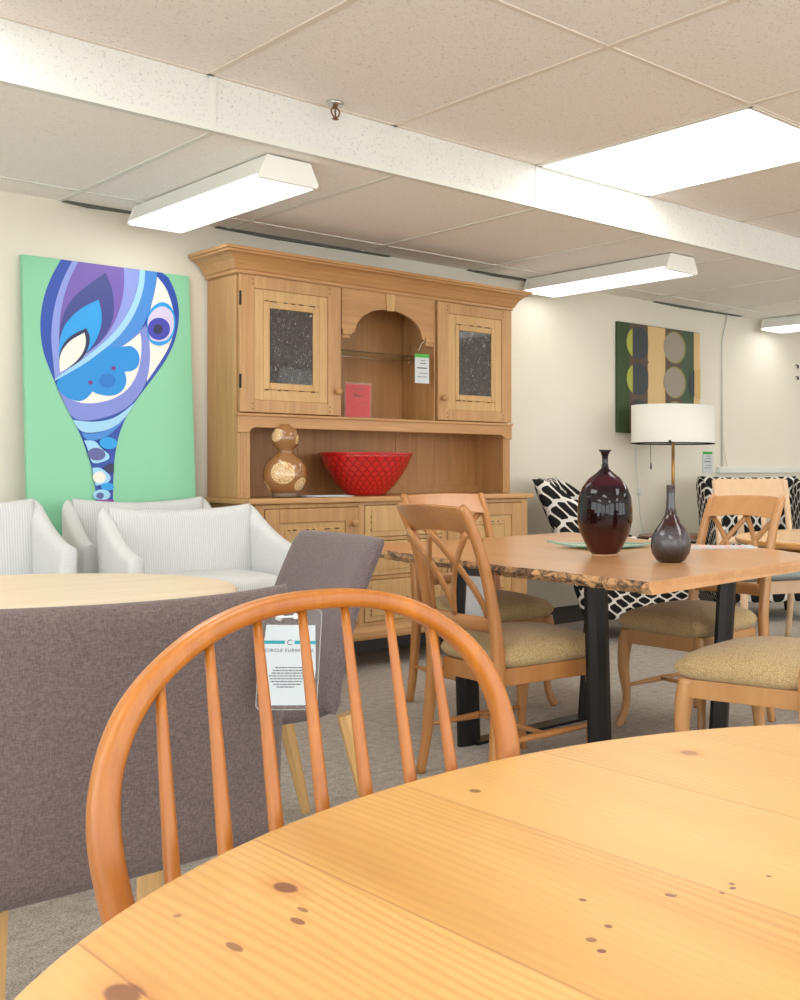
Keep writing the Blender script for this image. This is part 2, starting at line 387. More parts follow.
# ------------------------------------------------------------------ the room
X0, X1, Y0 = -2.5, 9.5, -3.2
struct('floor', bx((X0, Y0, -.1), (X1, WALL_Y+.1, 0)), CARPET)
struct('wall_back', bx((X0, WALL_Y, 0), (X1, WALL_Y+.1, 2.62)), WALLM)
bm = NB(); box(bm, (X0-.1, Y0, 0), (X0, WALL_Y+.1, .3)); box(bm, (X0-.1, Y0, 2.3), (X0, WALL_Y+.1, 2.62))
for a, b in ((Y0, -3.0), (-.8, -.6), (1.6, 1.8), (4.0, WALL_Y+.1)): box(bm, (X0-.1, a, .3), (X0, b, 2.3))  # gaps added in the unseen left wall to admit more fill light
struct('wall_left', bm, WALLM)
struct('wall_right', bx((X1, Y0, 0), (X1+.1, WALL_Y+.1, 2.62)), WALLM)
bm = NB(); box(bm, (X0, Y0-.1, 0), (X1, Y0, .3)); box(bm, (X0, Y0-.1, 2.45), (X1, Y0, 2.62))      # unseen wall behind the camera, openings added to let fill light in
for a in (-2.5, -.2, 2.1, 4.4, 6.7, 9.3): box(bm, (a, Y0-.1, .3), (a+.2, Y0, 2.45))
struct('wall_front', bm, WALLM)
bm = NB()
for a in (-2.3, 0, 2.3, 4.6, 6.9):
    frame_panel(bm, a, a+2.1 if a < 6 else a+2.4, .3, 2.45, Y0-.08, .05, .045); box(bm, (a+1.03, Y0-.07, .345), (a+1.07, Y0-.04, 2.405))
struct('fill_opening_1', bm, TBAR_W)  # frames and mullions of the added fill-light openings
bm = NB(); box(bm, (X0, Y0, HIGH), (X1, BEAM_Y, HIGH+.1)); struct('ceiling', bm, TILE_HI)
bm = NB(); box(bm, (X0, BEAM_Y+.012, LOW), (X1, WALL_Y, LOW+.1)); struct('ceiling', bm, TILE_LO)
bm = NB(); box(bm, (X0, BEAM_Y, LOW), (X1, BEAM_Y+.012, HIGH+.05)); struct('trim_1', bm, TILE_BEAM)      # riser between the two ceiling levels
# the grid of metal bars that carries the tiles
bm = NB()
x = 1.77-.76*6
while x < X1:
    box(bm, (x-.011, Y0, HIGH-.004), (x+.011, BEAM_Y, HIGH+.01)); x += .76
for y in (2.74, 1.41, .08, -1.25, -2.58): box(bm, (X0, y-.011, HIGH-.0045), (X1, y+.011, HIGH+.01))
box(bm, (X0, BEAM_Y-.02, HIGH-.004), (X1, BEAM_Y, HIGH+.01))
struct('trim_2', bm, TBAR)
bm = NB()
x = 1.795-.76*6
while x < X1:
    box(bm, (x-.011, BEAM_Y, LOW-.004), (x+.011, WALL_Y, LOW+.01)); x += .76
box(bm, (X0, 5.42-.011, LOW-.0045), (X1, 5.42+.011, LOW+.01))
box(bm, (X0, BEAM_Y-.004, LOW-.006), (X1, BEAM_Y+.03, LOW+.006)); box(bm, (X0, BEAM_Y-.006, LOW-.006), (X1, BEAM_Y-.0005, LOW+.018))
x = 1.78-1.52*3
while x < X1:
    box(bm, (x-.012, BEAM_Y-.004, LOW), (x+.012, BEAM_Y, HIGH)); x += 1.52
struct('trim_3', bm, TBAR_W)
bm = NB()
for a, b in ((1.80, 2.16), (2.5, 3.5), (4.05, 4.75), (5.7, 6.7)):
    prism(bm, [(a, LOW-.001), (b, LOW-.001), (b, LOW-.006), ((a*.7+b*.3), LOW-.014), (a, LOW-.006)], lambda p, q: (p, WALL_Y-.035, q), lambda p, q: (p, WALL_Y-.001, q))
struct('angle_shadow_strip', bm, DARKGAP)  # shadow of the wall-top gap painted as dark strips, with the exposed angle
struct('baseboard_back', bx((X0, WALL_Y-.01, 0), (X1, WALL_Y, .115)), BASEB, bevel=.003)

def area(name, parent, loc, sx, sy, power, col=(1, .99, .965)):
    l = bpy.data.lights.new(name, 'AREA'); l.shape = 'RECTANGLE'; l.size = sx; l.size_y = sy; l.energy = power; l.color = col
    o = bpy.data.objects.new(name, l); link(o, parent); o.location = loc; return o
def panel(cx, cy, label, group=None):
    t = thing('ceiling_panel_light', label, 'ceiling light', (cx, cy, HIGH), 0, group)
    bm = NB(); w_, h_ = .369, .654
    for a, b in (((-w_-.01, -h_-.01), (-w_+.012, h_+.01)), ((w_-.012, -h_-.01), (w_+.01, h_+.01)), ((-w_, -h_-.01), (w_, -h_+.012)), ((-w_, h_-.012), (w_, h_+.01))):
        box(bm, (a[0], a[1], -.008), (b[0], b[1], -.001))
    obj('frame', bm, TBAR_W, t)
    obj('diffuser', bx((-w_+.01, -h_+.01, -.006), (w_-.01, h_-.01, -.002)), DIFFUSER, t)
    area('lamp_light', t, (0, 0, -.012), 2*w_-.03, 2*h_-.03, PANEL_W)
panel(3.67, 3.405, 'recessed rectangular panel light glowing in the upper ceiling beside the beam', )
for cx, cy in ((.63, 3.405), (6.71, 3.405), (-1.65, 1.0), (.63, .745), (3.67, .745), (6.71, .745), (3.67, -1.915), (.63, -1.915)):
    panel(cx, cy, 'recessed panel light in the upper ceiling outside the picture', 'recessed panel lights outside the picture')
def wrap(x0, x1, y0, y1, label):
    cx, cy = (x0+x1)/2, (y0+y1)/2; hx, hy = (x1-x0)/2, (y1-y0)/2
    t = thing('wraparound_light', label, 'ceiling light', (cx, cy, LOW))
    sec = [(-hx*.72, -.006), (-hx, -.09), (-hx*.94, -.105), (hx*.94, -.105), (hx, -.09), (hx*.72, -.006)]
    for s in (-1, 1):
        bm = NB(); prism(bm, sec, lambda p, q, s=s: (p, s*(hy-.018), q), lambda p, q, s=s: (p, s*hy, q)); obj('end_cap', bm, FIXWHITE, t, bevel=.003)
    bm = NB(); prism(bm, [(-hx*.69, -.006), (-hx*.97, -.088), (hx*.97, -.088), (hx*.69, -.006)], lambda p, q: (p, -hy+.018, q), lambda p, q: (p, hy-.018, q)); obj('housing', bm, FIXWHITE, t)
    bm = NB(); prism(bm, [(-hx*.97, -.0885), (-hx*.92, -.1035), (hx*.92, -.1035), (hx*.97, -.0885)], lambda p, q: (p, -hy+.018, q), lambda p, q: (p, hy-.018, q)); obj('lens', bm, DIFFUSER, t)
    area('lamp_light', t, (0, 0, -.109), 2*hx*.9, 2*hy*.95, WRAP_W)
wrap(2.01, 2.262, 4.19, 5.50, 'wraparound fluorescent fixture hanging above the left end of the pine hutch')
wrap(4.43, 4.70, 4.31, 5.62, 'wraparound fluorescent fixture just right of the pine hutch cornice')
wrap(6.88, 7.16, 4.30, 5.62, 'wraparound fluorescent fixture cut off by the right edge of the photo')
wrap(-.4, -.12, 4.16, 5.54, 'wraparound fluorescent fixture beyond the left edge of the photo')

t = thing('sprinkler_head', 'small bronze fire sprinkler hanging from the ceiling beside the beam', 'sprinkler', (2.222, 3.99, HIGH))
bm = NB(); lathe(bm, [(.012, -.0145), (.03, -.012), (.034, -.005), (.033, -.001)], 28); obj('escutcheon', bm, CHROME, t, smooth=True)
bm = NB(); lathe(bm, [(.009, -.026), (.009, -.012)], 12)
for s in (-1, 1): sweep(bm, [(s*.007, 0, -.02), (s*.017, 0, -.034), (s*.014, 0, -.05), (s*.002, 0, -.064)], .005, .006, (0, 1, 0), 4, smooth_n=4)
lathe(bm, [(.0035, -.06), (.0035, -.03)], 8); obj('frame_arms', bm, RUST, t, smooth=True)
bm = NB(); lathe(bm, [(.004, -.069), (.013, -.068), (.013, -.066), (.004, -.064)], 16); obj('deflector', bm, RUST, t)

# cable raceways on the back wall
t = thing('wall_conduit', 'thin white vertical conduit running down the back wall', 'conduit', (6.48, WALL_Y, 1.05))
bm = NB(); sweep(bm, [(.06, -.012, 1.25), (.05, -.012, 1.2), (.005, -.012, 1.06), (0, -.012, .98), (0, -.012, .02)], .016, .012, (1, 0, 0), 5); obj('conduit_pipe', bm, TBAR_W, t, smooth=True)
bm = NB(); sweep(bm, [(.01, -.018, .25), (.025, -.018, .12), (.05, -.02, .03)], .006, .006, (1, 0, 0), 4, smooth_n=4); obj('loose_cable', bm, TBAR, t, smooth=True)
o = obj('wall_rail', bx((6.42, WALL_Y-.035, 1.025), (X1, WALL_Y, 1.075)), TBAR_W, bevel=.004); tag(o, 'narrow white horizontal rail on the back wall above the right patterned armchair', 'rail')
for z, lb in ((1.957, 'upper of two small dark wall hooks at the right edge of the photo'), (1.855, 'lower of two small dark wall hooks at the right edge of the photo')):
    bm = NB(); sweep(bm, [(7.47, WALL_Y-.001, z+.012), (7.47, WALL_Y-.02, z+.008), (7.47, WALL_Y-.024, z-.01), (7.47, WALL_Y-.012, z-.016)], .02, .006, (1, 0, 0), 4, smooth_n=3)
    tag(obj('wall_hook', bm, IRON, smooth=True), lb, 'hook', 'small hooks on the back wall')

# ------------------------------------------------------------------ hutch
def knob(parent, x, y, z, r=.019):
    bm = NB(); lathe(bm, [(.008, 0), (.008, .01), (r*.85, .014), (r, .024), (r*.75, .034), (.003, .037)], 20)
    bmesh.ops.rotate(bm, verts=bm.verts[:], matrix=Matrix.Rotation(PI/2, 3, 'X')); bmesh.ops.translate(bm, verts=bm.verts[:], vec=(x, y, z))
    return obj('knob', bm, HUTCH, parent, smooth=True)
def wear(parent, x0, x1, z0, z1, y, rnd, top=True, vert=False):
    """little chips of dark wear along the panel moulding"""
    bm = NB()
    if vert:
        z = z0
        while z < z1-.01:
            l = rnd.uniform(.006, .02); box(bm, (x0, y-.0008, z), (x0+rnd.uniform(.003, .007), y, z+l)); z += l+rnd.uniform(.004, .03)
    else:
        for zz in ((z1,) if top else ())+(z0,):
            q = x0+rnd.uniform(.0, .03)
            while q < x1-.02:
                l = rnd.uniform(.01, .035); box(bm, (q, y-.0008, zz-rnd.uniform(.002, .005)), (q+l, y, zz+rnd.uniform(.001, .003))); q += l+rnd.uniform(.01, .06)
    o = obj('worn_edge', bm, HUTCH_K, parent); o['kind'] = 'stuff'; return o
rnd = random.Random(4)
HB = WALL_Y-.02
H = thing('pine_hutch', 'large two-piece aged pine hutch with glazed doors and an arched niche against the wall', 'hutch', (2.42, 5.13, 0))
hx, hy = 2.42, 5.13
def L(x, y, z): return (x-hx, y-hy, z)
def hb(a, b): return bx(L(*a), L(*b))
# base
bm = NB()
box(bm, L(2.455, 5.165, .165), L(2.475, HB, .88)); box(bm, L(4.08, 5.165, .165), L(4.10, HB, .88))
box(bm, L(2.475, 5.18, .165), L(4.08, HB, .2)); box(bm, L(2.475, HB-.015, .2), L(4.08, HB, .88))
for a, b in ((2.455, 2.50), (2.995, 3.03), (3.50, 3.535), (4.055, 4.10)): box(bm, L(a, 5.15, .228), L(b, 5.175, .88))
for z in (.865, .675, .47, .228): box(bm, L(3.03, 5.152, z), L(3.50, 5.175, z+.02))
for a, b in ((2.50, 2.995), (3.535, 4.055)): box(bm, L(a, 5.15, .86), L(b, 5.175, .88)); box(bm, L(a, 5.15, .228), L(b, 5.175, .25))
obj('base_carcass', bm, HUTCH, H, bevel=.002)
bm = NB(); prism(bm, [(5.135, .16), (5.13, .175), (5.13, .20), (5.14, .215), (5.15, .228), (5.18, .228), (5.18, .16)], lambda p, q: (2.44-hx, p-hy, q), lambda p, q: (4.115-hx, p-hy, q)); 
obj('plinth_moulding', bm, HUTCH_X, H)
for x in (2.50, 4.05):
    for y in (5.22, 5.6):
        bm = NB(); lathe(bm, [(.028, 0), (.042, .03), (.05, .08), (.04, .13), (.03, .16)], 20, (x-hx, y-hy, 0)); obj('foot', bm, HUTCH, H, smooth=True)
bm = NB(); box(bm, L(2.42, 5.13, .882), L(4.135, HB, .91)); obj('countertop', bm, HUTCH_X, H, bevel=.007, seg=3)
for x0, x1, kx in ((2.503, 2.993, 2.965), (3.538, 4.052, 3.566)):
    bm = NB(); frame_panel(bm, x0-hx, x1-hx, .253, .857, 5.145-hy, .02, .07); d = obj('door', bm, HUTCH, H, bevel=.002, seg=1)
    obj('door_panel', hb((x0+.07, 5.155, .323), (x1-.07, 5.163, .787)), HUTCH_L, d)
    bm = NB(); frame_panel(bm, x0+.10-hx, x1-.10-hx, .353, .757, 5.149-hy, .007, .022); obj('panel_moulding', bm, HUTCH_L, d, bevel=.003)
    wear(d, x0+.105-hx, x1-.105-hx, .36, .752, 5.1488-hy, rnd); wear(d, x0+.12-hx, x1-.12-hx, .375, .737, 5.1545-hy, rnd)
    knob(d, kx-hx, 5.145-hy, .775)
for z0, z1 in ((.697, .862), (.492, .672), (.25, .467)):
    d = obj('drawer', hb((3.033, 5.147, z0), (3.497, 5.175, z1)), HUTCH_L, H, bevel=.003)
    obj('raised_field', hb((3.068, 5.142, z0+.028), (3.462, 5.148, z1-.028)), HUTCH_L, d, bevel=.002)
    wear(d, 3.064-hx, 3.07-hx, z0+.03, z1-.03, 5.1465-hy, rnd, vert=True)
    knob(d, 3.28-hx, 5.142-hy, (z0+z1)/2-.002)
# upper case
UL, UR, UF = 2.455, 4.11, 5.33
bm = NB()
for a, b in ((UL, UL+.022), (UR-.022, UR)): box(bm, L(a, UF+.0221, .911), L(b, HB, 2.019))
box(bm, L(UL+.022, UF+.02, 1.315), L(UR-.022, HB-.013, 1.335)); box(bm, L(UL, UF, 2.02), L(UR, HB, 2.04))
for a, b in ((2.992, 3.004), (3.574, 3.586)): box(bm, L(a, UF+.004, 1.335), L(b, HB-.02, 2.02))
for a, b in ((UL, UL+.06), (UR-.05, UR)): box(bm, L(a, UF, .911), L(b, UF+.022, 1.25))
obj('upper_carcass', bm, HUTCH, H, bevel=.002)
bm = NB(); box(bm, L(UL+.02, HB-.012, .911), L(UR-.02, HB, 2.02)); obj('back_boards', bm, HUTCH_B, H)
bm = NB()
for x in (2.93, 3.53): box(bm, L(x, HB-.016, .911), L(x+.018, HB-.011, 1.315))
box(bm, L(UL+.022, HB-.04, .911), L(UR-.022, HB-.012, .955)); obj('back_battens', bm, HUTCH_B, H)
for s in (-1, 1):                                                   # reeded pilasters below the ledge
    bm = NB(); xc = UL+.03 if s < 0 else UR-.025
    for k in (-.014, 0, .014): box(bm, L(xc+k-.004, UF-.003, .93), L(xc+k+.004, UF+.001, 1.24))
    obj('pilaster_reeds', bm, HUTCH, H, bevel=.001, seg=1)
# ledge apron with shaped ends
pts = [(UL-.005, 1.325), (UR+.005, 1.325), (UR+.005, 1.235), (UR-.045, 1.235), (UR-.055, 1.252), (UR-.075, 1.262), (UL+.08, 1.262), (UL+.06, 1.252), (UL+.05, 1.235), (UL-.005, 1.235)]
bm = NB(); prism(bm, pts, lambda p, q: L(p, UF-.012, q), lambda p, q: L(p, UF+.01, q)); obj('apron', bm, HUTCH_X, H, bevel=.003)
bm = NB(); box(bm, L(UL-.008, UF-.022, 1.318), L(UR+.008, UF+.02, 1.333)); obj('ledge', bm, HUTCH_X, H, bevel=.004)
# arched valance with corbels and keystone
n = 26; arch = []
for i in range(n+1):
    a = PI*i/n; arch.append((3.29-.205*math.cos(a), 1.80+.135*math.sin(a)))
low = [(3.006, 1.755), (3.018, 1.752), (3.038, 1.762), (3.048, 1.785), (3.075, 1.79)] + arch + [(3.505, 1.79), (3.532, 1.785), (3.542, 1.762), (3.56, 1.752), (3.572, 1.755)]
bm = NB(); q_ = [[bm.verts.new(L(p, y_, z_)) for y_ in (UF+.002, UF+.022) for z_ in (q, 2.02)] for p, q in low]
for a, b in zip(q_, q_[1:]):
    for c, d in ((0, 1), (1, 3), (3, 2), (2, 0)): bm.faces.new((a[c], a[d], b[d], b[c]))
for e in (q_[0], q_[-1]): bm.faces.new((e[0], e[1], e[3], e[2]))
v = obj('arched_valance', bm, HUTCH_X, H)
bm = NB(); prism(bm, [(3.262, 2.02), (3.27, 1.928), (3.312, 1.928), (3.32, 2.02)], lambda p, q: L(p, UF-.008, q), lambda p, q: L(p, UF+.02, q)); obj('keystone', bm, HUTCH_L, v, bevel=.002)
for s in (0, 1):
    xa, xb = ((3.006, 3.062), (3.516, 3.572))[s]; bm = NB(); box(bm, L(xa, UF-.008, 1.775), L(xb, UF+.022, 1.805)); box(bm, L(xa+.006*(1-s), UF-.003, 1.755), L(xb-.012*(1-s)-.006*s, UF+.022, 1.776)); obj('corbel', bm, HUTCH, v, bevel=.005)
bm = NB(); box(bm, L(3.004, UF+.06, 1.693), L(3.574, HB-.02, 1.70)); obj('glass_shelf', bm, SHELFGLASS, H)
for x in (3.012, 3.566):
    bm = NB(); box(bm, L(x-.008, UF+.24, 1.672), L(x+.008, UF+.262, 1.692)); obj('shelf_pin', bm, HUTCH, H, bevel=.004)
for x0, x1, kx, hx_ in ((2.457, 2.990, 2.968, 2.457), (3.588, 4.108, 3.618, None)):
    bm = NB(); y = UF-.018; frame_panel(bm, x0-hx, x1-hx, 1.338, 2.018, y-hy, .02, .072, .062); d = obj('door', bm, HUTCH, H, bevel=.002, seg=1)
    cx = (x0+x1)/2; a, b, c0, c1 = x0+.072, x1-.072, 1.40, 1.956
    bm = NB(); frame_panel(bm, a-hx, b-hx, c0, c1, y+.006-hy, .012, (b-a-.30)/2 if False else .048, .055); obj('inner_frame', bm, HUTCH_L, d, bevel=.002, seg=1)
    a2, b2, c2, c3 = a+.048, b-.048, c0+.055, c1-.055; px = (b2-a2-.228)/2
    bm = NB(); frame_panel(bm, a2-hx, b2-hx, c2, c3, y+.003-hy, .014, px, (c3-c2-.375)/2); obj('glazing_frame', bm, HUTCH_L, d, bevel=.005, seg=2)
    obj('pane', bx(L(cx-.118, y+.011, 1.487), L(cx+.118, y+.015, 1.870)), RAIN, d)
    wear(d, a2-hx, b2-hx, c2, c3, y+.0028-hy, rnd)
    knob(d, kx-hx, y-hy, 1.465)
    bm = NB()
    for xx in (x0+.062, x1-.062):
        for zz in (1.356, 1.38, 1.976, 2.0):   # dowel ends
            vs = bmesh.ops.create_cone(bm, segments=10, radius1=.0035, radius2=.0035, depth=.002, cap_ends=True)['verts']
            bmesh.ops.rotate(bm, verts=vs, matrix=Matrix.Rotation(PI/2, 3, 'X')); bmesh.ops.translate(bm, verts=vs, vec=L(xx, y-.0005, zz))
    o = obj('peg', bm, HUTCH_K, d); o['kind'] = 'stuff'
    if hx_:
        for zz in (1.49, 1.90): obj('hinge', bx(L(x0-.004, y-.004, zz-.035), L(x0+.006, y+.004, zz+.035)), IRON, d, bevel=.002)
# cornice
prof = [(0, 2.025), (-.012, 2.025), (-.012, 2.04), (-.02, 2.046), (-.026, 2.06), (-.04, 2.085), (-.062, 2.107), (-.085, 2.116), (-.085, 2.124), (-.095, 2.128), (-.095, 2.142), (0, 2.142)]
bm = NB(); loop = []
for o_, z in prof: loop.append([bm.verts.new(L(*p)) for p in ((UL+o_, HB, z), (UL+o_, UF+o_, z), (UR-o_, UF+o_, z), (UR-o_, HB, z))])
m = len(prof)
for i in range(m-1):
    for k in range(3): bm.faces.new((loop[i][k], loop[i][k+1], loop[i+1][k+1], loop[i+1][k]))
bm.faces.new(loop[-1]); obj('cornice', bm, HUTCH_X, H)

# things on the hutch
t = thing('gourd_vase', 'brown double-gourd ceramic vase with cream lace roundels on the hutch counter', 'vase', (2.68, 5.3, .912))
bm = NB(); lathe(bm, [(.058, .02), (.085, .045), (.103, .085), (.107, .12), (.098, .16), (.075, .195), (.045, .218), (.034, .23), (.038, .243), (.056, .262), (.066, .29), (.064, .32), (.05, .345), (.025, .362), (.022, .368), (.02, .372), (.014, .366)], 48); obj('body', bm, GOURD, t, smooth=True)
bm = NB(); lathe(bm, [(.056, 0), (.06, .004), (.062, .02), (.058, .0225)], 40); obj('foot_ring', bm, GREYFOOT, t, smooth=True)
t = thing('red_bowl', 'large red ceramic bowl with a fish-scale pattern on the hutch counter', 'bowl', (3.18, 5.385, .911))
bm = NB(); lathe(bm, [(.095, .0), (.105, .004), (.115, .018), (.15, .055), (.185, .105), (.215, .155), (.238, .211), (.243, .222)], 64); obj('outer_wall', bm, REDBOWL, t, smooth=True)
bm = NB(); lathe(bm, [(.243, .2225), (.248, .226), (.247, .232), (.238, .234), (.215, .18), (.18, .11), (.14, .06), (.09, .03), (.01, .024)], 64, cap=False); obj('rim', bm, RED, t, smooth=True)
bm = NB(); 
for i, (dx, dy, r) in enumerate(((0, 0, 0), (.012, -.006, .12), (-.01, .004, -.06))):
    vs = box(bm, (-.11, -.07, i*.003), (.11, .07, i*.003+.0025)); bmesh.ops.rotate(bm, verts=vs, matrix=Matrix.Rotation(r, 3, 'Z')); bmesh.ops.translate(bm, verts=vs, vec=(dx, dy, 0))
o = obj('brochures', bm, PAPER, loc=(2.86, 5.24, .911)); tag(o, 'thin white brochures lying on the hutch counter between gourd vase and red bowl', 'papers')
t = thing('red_card_stand', 'small red notice in a clear stand inside the arched niche of the hutch', 'sign', (3.163, 5.44, 1.3365))
obj('card', bx((-.074, -.001, .006), (.074, .001, .185)), REDCARD, t)
bm = NB(); box(bm, (-.08, -.004, 0), (.08, -.002, .195)); box(bm, (-.08, .002, 0), (.08, .004, .195)); box(bm, (-.08, -.004, 0), (.08, .05, .002)); obj('clear_holder', bm, ACRYL, t)
bm = NB()
for z, a, b, hh in ((.165, -.03, .04, .002), (.158, -.04, .03, .002), (.150, -.03, .045, .002), (.128, -.03, -.005, .005), (.117, -.03, .03, .006), (.078, 0, .05, .003)): box(bm, (a, -.0016, z), (b, -.001, z+hh))
o = obj('print', bm, BLACKPL, t); o['kind'] = 'stuff'
def price_tag(loc, rz, w_, h_, label, name='price_tag', group=None, tilt=0):
    t = thing(name, label, 'tag', loc, rz, group); t.rotation_euler = (tilt, 0, rz)
    obj('card', bx((-w_/2, -.001, -h_), (w_/2, .001, -.03)), PAPER, t)
    obj('header', bx((-w_/2, -.0016, -.05), (w_/2, -.001, -.03)), GREEN, t, label='green header band')
    bm = NB(); frame_panel(bm, -w_/2-.005, w_/2+.005, -h_-.006, 0, -.0025, .005, .004); obj('clear_sleeve', bm, ACRYL, t)
    bm = NB()
    for z, a, b, hh in ((-.068, -.1, .25, .003), (-.085, -.15, .3, .004), (-.112, -.35, .35, .006), (-.14, -.2, .4, .003), (-.16, -.35, .38, .003)):
        if z > -h_+.01: box(bm, (a*w_, -.0016, z), (b*w_, -.001, z+hh))
    o = obj('print', bm, INK, t); o['kind'] = 'stuff'; return t
t = price_tag((3.475, 5.302, 1.735), -.1, .085, .195, 'white and green price tag hanging at the right side of the hutch niche')
bm = NB(); sweep(bm, [(-.02, 0, -.012), (.0, .006, .03), (.02, .012, .045)], .002, .002, (0, 1, 0), 4); obj('cord', bm, WHITEPL, t)
price_tag((6.31, WALL_Y-.004, 1.225), 0, .11, .2, 'white and green notice hanging on the wall right of the drum lampshade', 'wall_notice')

# ------------------------------------------------------------------ paintings
def soften(P, n=2):
    """round a traced outline, keeping its sharp tips"""
    for _ in range(n):
        Q = []
        for i, b in enumerate(P):
            a, c = P[i-1], P[(i+1) % len(P)]; u, v = Vector(a)-Vector(b), Vector(c)-Vector(b)
            if u.length < 1e-6 or v.length < 1e-6: continue
            if u.angle(v) < 1.75 or b[1] > 2.0: Q.append(b); continue
            Q += [tuple(Vector(b)+u*.25), tuple(Vector(b)+v*.25)]
        P = Q
    return P
def layered(name, polys, mats, mapf, parent, eps=.0004, soft=True):
    bm = NB(); keys = list(mats)
    for i, (m_, pts) in enumerate(polys):
        vs = [bm.verts.new(mapf(p, q, (i+1)*eps)) for p, q in (soften(pts) if soft else pts)]
        es = [bm.edges.new((vs[k], vs[(k+1) % len(vs)])) for k in range(len(vs))]
        r = bmesh.ops.triangle_fill(bm, edges=es, use_beauty=True)
        for f in r['geom']:
            if isinstance(f, bmesh.types.BMFace): f.material_index = keys.index(m_)
    return obj(name, bm, [mats[k] for k in keys], parent)
